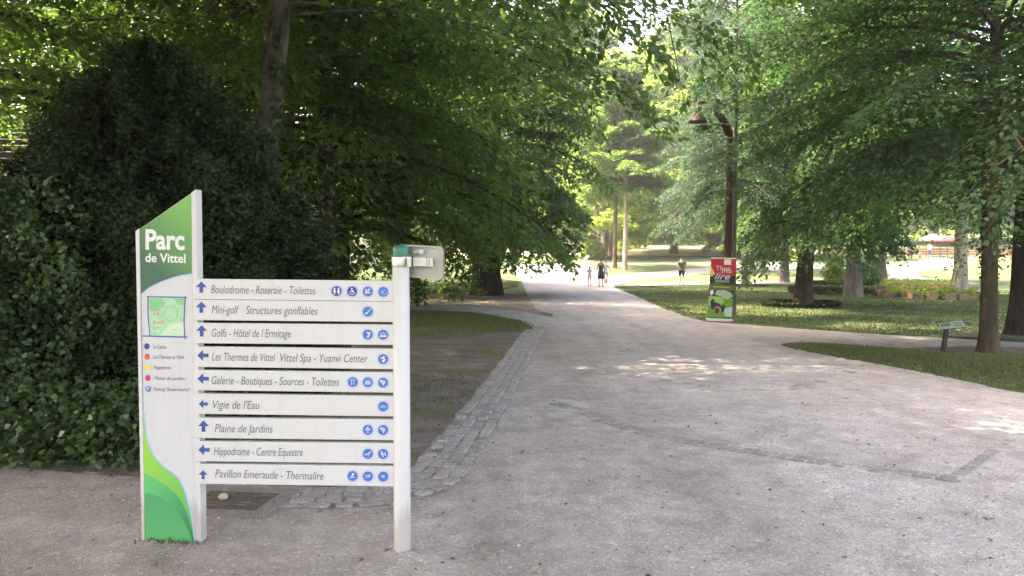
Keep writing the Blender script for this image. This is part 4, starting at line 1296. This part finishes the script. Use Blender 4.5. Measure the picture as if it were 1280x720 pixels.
for i, (tl, tr, bl, br) in enumerate(SL):
    xl = 243.4 + i * .3
    q = [(xl, tl), (493.6, tr), (493.6, br), (xl + .1, bl)]
    mb = MB().prism([SB(x, y, .024) for x, y in q], [SB(x, y, -.012) for x, y in q])
    slat = mb.build('slat', [white], sign, bevel=.0025)
    k, cx, cy_, sc = AR[i]
    a = [(0, -7), (6.9, 0), (2.3, 0), (2.3, 7), (-2.3, 7), (-2.3, 0), (-6.9, 0)]
    if k == 'l': a = [(y, -x * .98) for x, y in a]
    flat('arrow', [([(cx + x * sc, cy_ + y * sc) for x, y in a], 0)], [blue], slat, .0256)
    for s, x0, x1, b0, b1 in TX[i]:
        lettering(MB(), s, x0, x1, b0, b1, 10.0, lambda x, y: SB(x, y, .0252), shear=.22).build('lettering', [grey_txt], slat)
    for cx, cy_, kind in PG[i]:
        dk = kind in ('wc', 'chair')
        p = MB()
        p.prism(*px_poly(disc(cx, cy_, 8.0, 26), .0250), 0)
        p.prism(*px_poly(disc(cx, cy_, 7.1, 26), .0257), 1)
        p.prism(*px_poly(disc(cx, cy_, 6.3, 26), .0264), 2)
        for g in GLY[kind]:
            p.prism(*px_poly([(cx + x * 6.0, cy_ + y * 6.0) for x, y in g], .0271), 3)
        p.build('pictogram', [pale_ring, white, dblue if dk else mblue, pale_ring if kind in GREYED else wtxt], slat)

# --- the round post, its clamp and the small plate seen from behind
def post():
    r_ = 10.6 / FPX * (P_post.y)
    top = S(503, 332).z
    c = Vector((P_post.x, P_post.y, 0))
    pb = MB().lathe(c, [(r_, -.05), (r_, top), (r_ * .96, top + .002)], 32)
    po = pb.build('post', [white], sign, smooth=True)
    cb = MB().lathe(c, [(r_ * 1.0, top - .004), (r_ * 1.08, top - .004), (r_ * 1.09, top), (r_ * 1.09, top + .046), (r_ * 1.06, top + .050), (r_ * .9, top + .050)], 32)
    cb.build('clamp', [steel], po, smooth=True)
    MB().lathe(c, [(r_ * .94, top + .046), (r_ * .97, top + .095), (r_ * .9, top + .108), (r_ * .55, top + .115), (0.001, top + .117)], 28).build('cap', [teal], po, smooth=True)
    # ear of the clamp with bolt
    e = MB()
    q = [(512.2, 321.4), (515.4, 321.2), (515.4, 333.4), (512.2, 333.4)]
    e.prism([SB(x, y, .062) for x, y in q], [SB(x, y, .02) for x, y in q])
    e.build('clamp_ear', [cream], po, bevel=.002)
    # plate: rounded rectangle with a folded rim, turned slightly about the post
    off = -.075
    cx, cy_, hw, hh, rr = 521, 327.2, 30.0, 20.6, 7
    def rnd_rect(grow, tilt=1.6):
        o = []
        for sx, sy, a0 in ((1, -1, -90), (1, 1, 0), (-1, 1, 90), (-1, -1, 180)):
            for k in range(7):
                a = R(a0 + k * 15)
                x = cx + sx * (hw - rr) + (rr + grow) * math.cos(a)
                y = cy_ + sy * (hh - rr) + (rr + grow) * math.sin(a)
                o.append((x, y + (x - cx) / hw * tilt * (1 if sy < 0 else 2.0)))
        return o
    A_, B_ = rnd_rect(0), rnd_rect(-2.0)
    C_ = rnd_rect(.6)
    pm = MB()
    n = len(A_)
    fr = [SB(x, y, off + .022) for x, y in A_]
    inn = [SB(x, y, off + .022) for x, y in B_]
    deep = [SB(x, y, off) for x, y in B_]
    bk = [SB(x, y, off - .012) for x, y in C_]
    vs_ = fr + inn + deep + bk
    fs_ = []
    for i in range(n):
        j = (i + 1) % n
        fs_ += [(i, j, n + j, n + i), (n + i, n + j, 2 * n + j, 2 * n + i), (i, 3 * n + i, 3 * n + j, j)]
    fs_ += [tuple(range(2 * n, 3 * n)), tuple(range(4 * n - 1, 3 * n - 1, -1))]
    pm.add(vs_, fs_)
    pl = pm.build('back_plate', [alu], sign)
    br = MB()
    for q, z0, z1 in (([(515.6, 322.0), (531, 322.4), (531, 333.0), (515.6, 332.7)], off + .06, off + .001), ([(531.2, 322.8), (538.6, 323.0), (538.6, 333.4), (531.2, 333.2)], off + .035, off + .001)):
        br.prism([SB(x, y, z0) for x, y in q], [SB(x, y, z1) for x, y in q])
    for q in ([(533.2, 324.2), (535.6, 324.2), (535.6, 332.4), (533.2, 332.4)],):
        br.prism([SB(x, y, off + .037) for x, y in q], [SB(x, y, off + .03) for x, y in q], 1)
    br.build('bracket', [cream, alu], pl, bevel=.0015)
    sm = MB()
    q = [(514, 312.6), (522, 312.4), (522, 316.6), (514, 317.2)]
    sm.prism([SB(x, y, off + .03) for x, y in q], [SB(x, y, off + .001) for x, y in q])
    q = [(522, 311.8), (526.8, 312), (526.8, 317.4), (522, 317.2)]
    sm.prism([SB(x, y, off + .045) for x, y in q], [SB(x, y, off + .001) for x, y in q], 1)
    sm.build('latch', [alu, paint('pale_blue_plastic', (.45, .50, .60), .4)], pl)
post()

# loose soil and weeds heaped against the foot of the panel and the post
def foot_soil():
    rng = np.random.default_rng(41)
    for c, w, n in ((P_tot, .19, 260), (P_post, .055, 70)):
        mb = MB()
        k = 40
        ring0, ring1 = [], []
        for i in range(k):
            a = 2 * math.pi * i / k
            q = c + pdir * (math.cos(a) * (w + .07 + rng.uniform(-.03, .03))) + pnor * (math.sin(a) * (.10 + rng.uniform(-.035, .035)))
            q2 = c + pdir * (math.cos(a) * (w - .01)) + pnor * (math.sin(a) * .045)
            ring0.append((q.x, q.y, .006)); ring1.append((q2.x, q2.y, .018 + rng.uniform(-.006, .012)))
        mb.add(ring0 + ring1, [(i, (i + 1) % k, k + (i + 1) % k, k + i) for i in range(k)] + [tuple(range(k, 2 * k))])
        tag(mb.build('soil', M['gravel'], smooth=True), kind='structure')
    n = 46
    u = rng.uniform(-.20, .22, n); v = rng.normal(.055, .02, n)
    C = np.array([tuple(P_tot + pdir * a + pnor * b_ + Vector((0, 0, .015))) for a, b_ in zip(u, v)])
    A = rng.normal(0, .6, (n, 3)); A[:, 2] = np.abs(A[:, 2]) + .3
    me = leaves_mesh('weeds', C, A, rng.normal(0, .6, (n, 3)) + np.array([0, -.4, .6]), .026 * rng.uniform(.5, 1.3, n), M['grass'], rng)
    tag(link('weeds', me), 'tiny weeds at the foot of the green topped panel', 'weeds', kind='stuff')
foot_soil()

# drain grate at the end of the gutter
def grate():
    t = thing('drain_grate', 'rectangular drain grate in a pale stone frame behind the sign panel', 'drain grate', G(292, 628))
    c = G(290, 629)
    an = R(-8)
    Mx = Matrix.Rotation(an, 3, 'Z')
    fr = MB()
    hx, hy = .26, .20
    for (x, y, ex, ey) in ((0, -hy - .05, 2 * hx + .2, .1), (0, hy + .05, 2 * hx + .2, .1), (-hx - .05, 0, .1, 2 * hy), (hx + .05, 0, .1, 2 * hy)):
        fr.box(c + Mx @ Vector((x, y, 0.0)), (ex, ey, .05), M=Mx)
    fr.build('frame', [M['concrete']], t, bevel=.004)
    pit_shade = MB().box(c + Vector((0, 0, -.005)), (2 * hx, 2 * hy, .03), M=Mx)  # solid block, its near-black colour painted as the shade below the bars
    pit_shade.build('pit_shade', [shadow_gap], t)
    b = MB()
    for i in range(7):
        y = -hy + (i + .5) * 2 * hy / 7
        b.box(c + Mx @ Vector((0, y, .014)), (2 * hx - .004, .034, .016), M=Mx)
    for x in (-hx + .02, hx - .02, 0):
        b.box(c + Mx @ Vector((x, 0, .0125)), (.03, 2 * hy - .004, .015), M=Mx)
    b.build('bars', [paint('rusty_iron', (.13, .105, .09), .8, .2, .3, 20)], t)
    bm = bmesh.new()
    bmesh.ops.create_icosphere(bm, subdivisions=2, radius=.032)
    rnd = random.Random(2)
    for v in bm.verts:
        v.co *= 1 + rnd.uniform(-.12, .12); v.co.z *= .7
    me = bpy.data.meshes.new('stone')
    bm.to_mesh(me); bm.free()
    me.materials.append(paint('tan_pebble', (.50, .43, .33), .9))
    o = link('stone', me)
    p = G(279, 628)
    o.location = (p.x, p.y, .040)
    tag(o, 'tan pebble lying on the drain grate', 'stone')
grate()

# ------------------------------------------------------------------ roll-up banner
def banner():
    Y = G(899, 402).y
    B = lambda x, y, o=0.0: AT(x, y, Y) + Vector((0, -o, 0))
    t = thing('roll_up_banner', 'red and green roll-up banner standing at the lawn edge', 'banner', G(899, 402.5))
    cols = [paint('bn_' + str(i), c, .5, 0, .05) for i, c in enumerate([(0.030, 0.032, 0.030), (0.62, 0.022, 0.045), (0.72, 0.66, 0.10), (0.82, 0.82, 0.80), (0.12, 0.34, 0.035), (0.30, 0.52, 0.18), (0.42, 0.50, 0.36), (0.025, 0.027, 0.034), (0.10, 0.055, 0.042), (0.45, 0.33, 0.28), (0.50, 0.62, 0.60), (0.10, 0.15, 0.055), (0.50, 0.55, 0.05)])]
    def U(u, v):
        """banner coordinates, 0..1 across and 0..1 down, to the frame"""
        return (889.0 + 30.8 * u - 5.2 * v, 323.3 + 74.0 * v + 1.0 * u * (1 - v) * .3 + 1.6 * u * v)
    def poly(mb, pts, mi, off):
        q = [U(*p) for p in pts]
        mb.prism([B(x, y, off) for x, y in q], [B(x, y, off - .002) for x, y in q], mi)
    cl = MB()
    poly(cl, [(0, 0), (1, 0), (1, 1), (0, 1)], 0, .004)
    sheet_ = cl.build('print', cols, t)
    g = MB()
    poly(g, [(0, 0), (1, 0), (1, .27), (.72, .30), (.45, .27), (.2, .25), (0, .27)], 1, .007)
    poly(g, [(0, .12), (.12, .2), (.2, .25), (.1, .3), (0, .29)], 2, .010)
    poly(g, [(.53, .01), (.82, .01), (.82, .10), (.53, .10)], 3, .010)
    poly(g, [(0, .42), (.3, .40), (.7, .44), (1, .42), (1, .53), (0, .53)], 11, .007)
    poly(g, [(.14, .462), (.84, .47), (.84, .485), (.14, .478)], 12, .010)
    poly(g, [(0, .64), (.4, .62), (1, .66), (1, .985), (0, .985)], 4, .007)
    poly(g, [(.0, .64), (.1, .61), (.17, .63), (.6, .655), (.62, .74), (.35, .8), (0, .8)], 5, .009)
    poly(g, [(.05, .54), (.15, .52), (.2, .57), (.14, .61), (.04, .6)], 3, .010)
    poly(g, [(.3, .535), (.62, .52), (.92, .57), (.98, .63), (.72, .68), (.5, .63), (.24, .60)], 6, .011)
    poly(g, [(.08, .72), (.2, .67), (.26, .73), (.45, .75), (.55, .80), (.62, .76), (.70, .80), (.66, .88), (.45, .90), (.25, .86), (.12, .83)], 7, .012)
    poly(g, [(.26, .83), (.36, .79), (.50, .81), (.55, .87), (.46, .92), (.32, .92), (.25, .88)], 9, .014)
    poly(g, [(.27, .84), (.36, .815), (.46, .83), (.49, .88), (.42, .925), (.31, .915)], 8, .016)
    poly(g, [(.65, .83), (.98, .80), (.98, .96), (.7, .95)], 10, .009)
    g.build('picture', cols, sheet_)
    lt = MB()
    F = lambda x, y: B(*U(x, y), .014)
    for s, x0, x1, v, cap, sh in [('Ther', .20, .80, .195, .075, 0.0), ('ma', .46, .86, .235, .085, 0.0), ('lire', .18, .82, .345, .105, .3)]:
        lettering(lt, s, x0, x1, v, v, cap, F, shear=sh, bold=.012)
    for v in (.365, .385):
        q = [U(.22, v), (U(.8, v)), (U(.8, v + .008)), (U(.22, v + .008))]
        lt.prism([B(x, y, .012) for x, y in q], [B(x, y, .009) for x, y in q], 0)
    lt.build('lettering', [wtxt], sheet_)
    fr = MB()
    q = [(883.0, 397.4), (915.2, 399.3), (915.0, 402.3), (883.0, 400.9)]
    fr.prism([B(x, y, .06) for x, y in q], [B(x, y, -.08) for x, y in q])
    fr.build('base', [paint('banner_alu', (.70, .70, .70), .4, .3)], t, bevel=.004)
    tp = MB()
    q = [(888.6, 321.8), (920.2, 322.3), (920.0, 323.8), (888.6, 323.3)]
    tp.prism([B(x, y, .012) for x, y in q], [B(x, y, -.012) for x, y in q])
    tp.build('top_rail', [paint('banner_rail', (.72, .72, .70), .4, .3)], t)
    po = MB().tube([B(899, 400, -.03), B(904, 323.5, -.015)], [.009, .009], 8)
    po.build('support_pole', [paint('banner_pole', (.45, .45, .45), .4, .5)], t)
banner()

# ------------------------------------------------------------------ small lectern by the right tree
def lectern():
    b = G(1178, 441.5)
    t = thing('information_lectern', 'small dark metal lectern with pale green sloping panel by the right tree', 'lectern', b)
    Y = b.y
    dk = paint('dark_iron', (.028, .030, .034), .5, .2)
    top = AT(1183.5, 409.5, Y)
    w = MB()
    d = Vector((0, .03, 0))
    for q0, q1 in ((b + Vector((0, 0, -.05)), top),):
        s = Vector((.032, 0, 0))
        w.prism([q0 - s - d, q0 + s - d, q1 + s - d, q1 - s - d], [q0 - s + d, q0 + s + d, q1 + s + d, q1 - s + d])
    w.build('post', [dk], t)
    c = AT(1189.6, 407.0, Y)
    Mx = Matrix.Rotation(R(-9), 3, 'Y') @ Matrix.Rotation(R(-20), 3, 'Z') @ Matrix.Rotation(R(14), 3, 'X')
    MB().box(c, (.40, .30, .018), M=Mx).build('panel', [dk], t, bevel=.003)
    p = MB()
    up = Mx @ Vector((0, 0, 1))
    p.box(c + up * .0110, (.385, .285, .004), M=Mx, mi=0)
    for (x, y, ex, ey, mi) in ((-.09, .03, .15, .16, 1), (.09, .05, .13, .07, 2), (.10, -.06, .12, .06, 1), (0, -.115, .34, .02, 2)):
        p.box(c + up * .0140 + Mx @ Vector((x, y, 0)), (ex, ey, .003), M=Mx, mi=mi)
    p.build('print', [paint('lectern_print', (.60, .68, .62), .3), paint('lectern_green', (.16, .34, .20), .3), paint('lectern_grey', (.38, .44, .42), .3)], t)
lectern()

# ------------------------------------------------------------------ lamp post with bell shade
def lamp():
    b = G(910, 396)
    Y = b.y
    t = thing('lamp_post', 'rust brown lamp post with bracket arm and bell shade behind the banner', 'lamp post', b)
    rust = paint('rust_brown', (.080, .045, .036), .8, .1, .3, 7)
    A = lambda x, y: AT(x, y, Y)
    w = MB().tube([b + Vector((0, 0, -.1)), A(910.2, 320), A(912.2, 230), A(912.8, 172), A(911.4, 160)], [.145, .118, .100, .092, .07], 12)
    po = w.build('post', [rust], t, smooth=True)
    a = MB().tube([A(912, 168), A(904, 150), A(894, 138), A(882, 129), A(873, 127)], [.125, .11, .07, .05, .035], 8)
    arm = a.build('arm', [rust], t, smooth=True)
    c = A(872, 153)
    k = Y / FPX
    sh = MB()
    sh.lathe(c, [(11.5 * k, 0), (12 * k, .5 * k), (11.2 * k, 2.0 * k), (8.6 * k, 6 * k), (5.8 * k, 11 * k), (3.4 * k, 14 * k), (2.6 * k, 19 * k), (2.2 * k, 24 * k), (.001, 26 * k)], 22)
    sh.lathe(c, [(11.5 * k, 0), (10.6 * k, 2 * k), (7.8 * k, 6 * k), (3 * k, 11 * k), (.001, 11.5 * k)], 22, 1)
    lo = sh.build('lamp_shade', [rust, paint('shade_inside', (.20, .17, .15), .6)], t, smooth=True)
    bl = MB().lathe(c, [(.001, 1 * k), (2.6 * k, 2.4 * k), (3.0 * k, 5 * k), (1.5 * k, 9 * k)], 14)
    bl.build('bulb', [paint('bulb_glass', (.7, .7, .68), .2)], lo, smooth=True)
lamp()

# ------------------------------------------------------------------ people
def skin_obj(name, verts, edges, radii, mat, parent, levels=2, root=0):
    me = bpy.data.meshes.new(name + '_cage')
    me.from_pydata([tuple(v) for v in verts], edges, [])
    o = bpy.data.objects.new(name + '_tmp', me)
    COL.objects.link(o)
    o.modifiers.new('skin', 'SKIN')
    if not me.skin_vertices:
        raise RuntimeError('no skin layer')
    for i, r_ in enumerate(radii):
        me.skin_vertices[0].data[i].radius = r_ if isinstance(r_, tuple) else (r_, r_)
        me.skin_vertices[0].data[i].use_root = (i == root)
    sb = o.modifiers.new('sub', 'SUBSURF')
    sb.levels = levels
    sb.render_levels = levels
    dg = bpy.context.evaluated_depsgraph_get()
    res = bpy.data.meshes.new_from_object(o.evaluated_get(dg))
    res.name = name
    bpy.data.objects.remove(o)
    bpy.data.meshes.remove(me)
    res.materials.clear()
    res.materials.append(mat)
    for p in res.polygons: p.use_smooth = True
    return link(name, res, parent, world=False)

skin_m = paint('skin', (.42, .25, .18), .55, 0, .06, 12)
def person(label, foot, h, top, low, hairc, low_kind='shorts', rz=0.0, sex='m', step=.22, arms=None, group=None, tail=False, sleeve=True):
    """figure facing +Y (away from the camera) before turning by rz; built at 1.75 m and scaled"""
    k = h / 1.75
    t = thing('person', label, 'person', foot, group)
    t.rotation_euler = (0, 0, rz)
    w = .185 if sex == 'm' else .165
    hp = .095
    s = step
    L = {}
    V = [(0, 0, .95), (0, .0, 1.10), (0, -.005, 1.28), (0, -.01, 1.42), (0, 0, 1.50), (0, .01, 1.585), (0, .02, 1.66),
         # left leg 7..11, right leg 12..16
         (-hp, 0, .90), (-hp, s * .45 + .03, .50), (-hp, s * .42, .30), (-hp * .95, s * .5 - .02, .085), (-hp, s * .5 + .12, .035),
         (hp, 0, .90), (hp, -s * .25 + .02, .50), (hp, -s * .5, .30), (hp * .95, -s * .95, .10), (hp, -s * .85 + .12, .035),
         # arms 17..20, 21..24
         (-w, -.01, 1.415), (-w - .06, .0, 1.14), (-w - .075, .06, .90), (-w - .07, .08, .815),
         (w, -.01, 1.415), (w + .06, -.03, 1.14), (w + .075, .0, .90), (w + .07, .02, .815)]
    if arms == 'front':
        for i, sg in ((18, -1), (22, 1)):
            V[i] = (sg * (w + .05), -.02, 1.14); V[i + 1] = (sg * .15, .20, 1.06); V[i + 2] = (sg * .09, .26, 1.08)
    if arms == 'out':
        V[22] = (w + .12, .0, 1.18); V[23] = (w + .22, .04, .98); V[24] = (w + .25, .06, .91)
    E = [(0, 1), (1, 2), (2, 3), (3, 4), (4, 5), (5, 6), (0, 7), (7, 8), (8, 9), (9, 10), (10, 11), (0, 12), (12, 13), (13, 14), (14, 15), (15, 16), (3, 17), (17, 18), (18, 19), (19, 20), (3, 21), (21, 22), (22, 23), (23, 24)]
    Rd = [(.125, .10), (.115, .09), (.135, .095), (.12, .08), .052, (.078, .092), (.080, .098),
          .083, .056, .054, .036, (.042, .03), .083, .056, .054, .036, (.042, .03),
          .056, .044, .034, (.026, .036), .056, .044, .034, (.026, .036)]
    sc = lambda q: Vector(q) * k
    sr = lambda r_: tuple(x * k for x in r_) if isinstance(r_, tuple) else r_ * k
    skin_obj('body', [sc(v) for v in V], E, [sr(r_) for r_ in Rd], skin_m, t)
    # fingers: four and a thumb rooted in each palm
    for i in (20, 24):
        hx = Vector(V[i]); dv = (hx - Vector(V[i - 1])).normalized()
        for f in range(5):
            o = Vector((0, (-.024 + .016 * f) if f < 4 else .03, 0))
            ln = (.062, .075, .07, .055, .05)[f]
            dd = dv if f < 4 else (dv + Vector((0, .9, 0))).normalized()
            skin_obj('finger', [sc(hx + o * .7), sc(hx + o + dd * ln * .6), sc(hx + o + dd * ln + Vector((0, .01, 0)))], [(0, 1), (1, 2)], [.009 * k, .008 * k, .006 * k], skin_m, t, 1)
    # clothing
    tv = [V[0], V[1], V[2], V[3], V[17], V[21]]
    tv[0] = (0, 0, .96)
    te = [(0, 1), (1, 2), (2, 3), (3, 4), (3, 5)]
    trd = [(.155, .125), (.142, .115), (.158, .118), (.142, .10), .075, .075]
    if sleeve:
        for a in (17, 21):
            tv.append(tuple(Vector(V[a]).lerp(Vector(V[a + 1]), .62))); trd.append(.066)
        te += [(4, 6), (5, 7)]
    skin_obj('shirt', [sc(v) for v in tv], te, [sr(r_) for r_ in trd], top, t)
    if low_kind == 'dress':
        sk = MB().lathe((0, 0, 0), [(.13 * k, 1.02 * k), (.165 * k, .92 * k), (.20 * k, .72 * k), (.22 * k, .50 * k), (.21 * k, .50 * k), (.12 * k, .9 * k)], 20)
        o = link('skirt', sk.mesh('skirt', low, True), t, world=False)
    else:
        f = .85 if low_kind == 'shorts' else 1.9
        lv = [(0, 0, .97), V[7], V[12]]
        le = [(0, 1), (0, 2)]
        lr = [(.158, .128), .105, .105]
        for a in (7, 12):
            q = tuple(Vector(V[a]).lerp(Vector(V[a + 1]), min(f, 1.0)))
            lv.append(q); lr.append(.085 if low_kind == 'shorts' else .07)
        le += [(1, 3), (2, 4)]
        if low_kind == 'trousers':
            for a, n_ in ((9, 3), (14, 4)):
                lv.append(V[a]); le.append((n_, len(lv) - 1)); lr.append(.065)
                lv.append(V[a + 1]); le.append((len(lv) - 2, len(lv) - 1)); lr.append(.055)
        skin_obj(low_kind, [sc(v) for v in lv], le, [sr(r_) for r_ in lr], low, t)
    hv = [(0, -.034, 1.60), (0, -.022, 1.69)]
    hr = [(.088, .085), (.096, .102)]
    he = [(0, 1)]
    if tail:
        hv += [(0, -.10, 1.60), (0, -.12, 1.42)]; he += [(0, 2), (2, 3)]; hr += [.05, .03]
    skin_obj('hair', [sc(v) for v in hv], he, [sr(r_) for r_ in hr], hairc, t)
    # shoes
    for a in (10, 15):
        q = Vector(V[a]); tip = Vector(V[a + 1])
        skin_obj('shoe', [sc(q + Vector((0, -.03, -.035))), sc(q.lerp(tip, .5) + Vector((0, 0, -.01))), sc(tip + Vector((0, .03, 0)))], [(0, 1), (1, 2)], [(.045 * k, .04 * k), (.046 * k, .036 * k), (.042 * k, .026 * k)], M['shoe'], t, 1)
    # face: nose, eyes, mouth and ears
    fm = MB()
    fm.box((0, .118 * k, 1.625 * k), (.022 * k, .03 * k, .045 * k))
    for sx in (-1, 1):
        fm.box((sx * .092 * k, .01 * k, 1.625 * k), (.018 * k, .035 * k, .055 * k))
    link('nose_and_ears', fm.mesh('nose_and_ears', skin_m), t, world=False)
    ey = MB()
    for sx in (-1, 1):
        ey.box((sx * .033 * k, .108 * k, 1.648 * k), (.022 * k, .012 * k, .010 * k))
    ey.box((0, .108 * k, 1.582 * k), (.042 * k, .012 * k, .008 * k))
    link('eyes_and_mouth', ey.mesh('eyes_and_mouth', M['shoe']), t, world=False)
    return t
M['shoe'] = paint('dark_shoe', (.03, .03, .035), .6)
hair_b = paint('brown_hair', (.045, .028, .018), .6)
hair_k = paint('dark_hair', (.02, .016, .014), .6)
def cloth(n, c): return paint(n, c, .9, 0, .1, 14)
person('adult in a dark sleeveless dress walking away between two children', G(751, 359.0), 1.66, cloth('dark_dress', (.035, .033, .05)), cloth('dark_skirt', (.035, .033, .05)), hair_b, 'dress', sex='f', sleeve=False)
person('child in a pale pink top walking left of the adult', G(737, 358.2), 1.18, cloth('pink_top', (.55, .42, .48)), cloth('pink_shorts', (.50, .33, .36)), hair_b, 'shorts', sex='f', tail=True, step=.2, sleeve=True)
person('child in a light blue top half hidden right of the adult', G(757.2, 354.8), 1.42, cloth('blue_top', (.36, .48, .62)), cloth('grey_trousers', (.38, .40, .46)), hair_k, 'trousers', sex='f', step=.12, arms='out')
person('man in a dark tee shirt and black shorts walking alone on the footpath', G(852, 356.6), 1.70, cloth('slate_shirt', (.045, .06, .08)), cloth('black_shorts', (.012, .012, .015)), hair_k, 'shorts', arms='front', step=.16)
bag = thing('carrier_bag', 'small brown bag carried low behind the adult and child', 'bag', AT(757, 351, G(757.2, 354.8).y) + Vector((0.02, -.16, 0)))
bm_ = MB().lathe((0, 0, -.14), [(.001, 0), (.08, .005), (.09, .10), (.07, .24), (.03, .30)], 12)
link('bag_body', bm_.mesh('bag_body', paint('brown_bag', (.28, .20, .19), .8), True), bag, world=False)
hd = MB().tube([(-.03, 0, .16), (-.02, 0, .30), (.02, 0, .30), (.03, 0, .16)], [.008] * 4, 6)
link('handle', hd.mesh('handle', M['shoe'], True), bag, world=False)
person('far adult in dark clothes standing on the right walk', G(1137.5, 324.0), 1.70, cloth('far_dark', (.10, .09, .11)), cloth('far_dark_low', (.05, .05, .06)), hair_k, 'trousers', step=.1)
person('far small child in blue on the right walk', G(1150, 327.3), 1.0, cloth('far_blue', (.10, .16, .28)), cloth('far_blue_low', (.06, .07, .12)), hair_b, 'shorts', step=.1)
person('far adult in white top beyond the child on the right walk', G(1162, 324.0), 1.70, cloth('far_white', (.7, .7, .72)), cloth('far_low', (.10, .11, .14)), hair_k, 'trousers', step=.12)

# ------------------------------------------------------------------ red and white deckchair, far terrace fence and parasol
def deckchair():
    b = G(728, 334)
    t = thing('deckchair', 'white deckchair with red frame standing left of the walkers', 'deckchair', b)
    red = paint('red_frame', (.55, .04, .04), .5)
    k = 1.05
    fr = MB()
    for y in (-.32, .32):
        fr.tube([(-.55 * k, y, .0), (.5 * k, y, .85 * k)], [.045, .045], 6)
        fr.tube([(.45 * k, y * .9, .0), (-.25 * k, y * .9, .5 * k)], [.035, .035], 6)
    for (x, z) in ((-.5, .04), (.5, .85), (.45, .03)):
        fr.tube([(x * k, -.34, z * k), (x * k, .34, z * k)], [.035, .035], 6)
    link('frame', fr.mesh('frame', red, True), t, world=False)
    s = MB()
    p = [(-.52, .12), (-.3, .20), (0, .34), (.25, .62), (.5, .92)]
    f = [(x * k, -.29, z * k + .05) for x, z in p] + [(x * k, -.29, z * k + .03) for x, z in reversed(p)]
    s.prism(f, [(x, .29, z) for x, _, z in f])
    link('canvas', s.mesh('canvas', paint('white_canvas', (.78, .76, .76), .8)), t, world=False)
    t.rotation_euler = (0, 0, R(15))
deckchair()
def terrace():
    t = thing('low_fence', 'low red brown fence running behind the far walkers on the right', 'fence', G(1140, 321))
    b = G(1140, 321)
    rb = paint('red_brown_wood', (.30, .13, .085), .8, 0, .2)
    w, q = MB(), MB()
    for i in range(14):
        q.box((-9 + i * 1.5, 0, .5), (.12, .12, 1.0))
    for z in (.3, .55, .8):
        w.box((.75, -.08, z), (20, .04, .2))
    link('rails', w.mesh('rails', rb), t, world=False)
    link('posts', q.mesh('posts', rb), t, world=False)
terrace()
def parasol(label, px, py, col, nm):
    b = G(px, py)
    t = thing('parasol', label, 'parasol', b)
    MB_ = MB().tube([(0, 0, 0), (0, 0, 2.3)], [.03, .03], 8)
    link('pole', MB_.mesh('pole', M['shoe']), t, world=False)
    c = MB().lathe((0, 0, 0), [(1.35, 1.85), (1.3, 1.95), (.7, 2.25), (.001, 2.45)], 8)
    link('canopy', c.mesh('canopy', cloth(nm, col)), t, world=False)
parasol('red parasol on the far terrace at the right', 1184, 324, (.55, .05, .06), 'red_parasol')
parasol('white parasol on the far terrace above the walkers', 1166, 321.5, (.75, .75, .74), 'white_parasol')

# ------------------------------------------------------------------ haze volume added to lighten and veil the far trees
def haze():
    hb = MB().box((0, 60, 30), (760, 400, 120))
    m = bpy.data.materials.new('haze')
    m.use_nodes = True
    tr = m.node_tree
    tr.nodes.remove(tr.nodes['Principled BSDF'])
    pv = tr.nodes.new('ShaderNodeVolumePrincipled')
    pv.inputs['Color'].default_value = (.93, .95, 1.0, 1)
    pv.inputs['Density'].default_value = .0011
    pv.inputs['Anisotropy'].default_value = .45
    tr.links.new(pv.outputs[0], tr.nodes['Material Output'].inputs['Volume'])
    o = hb.build('haze', [m])
    tag(o, 'thin haze volume added to veil and lighten the distant trees', 'haze', kind='stuff')
haze()
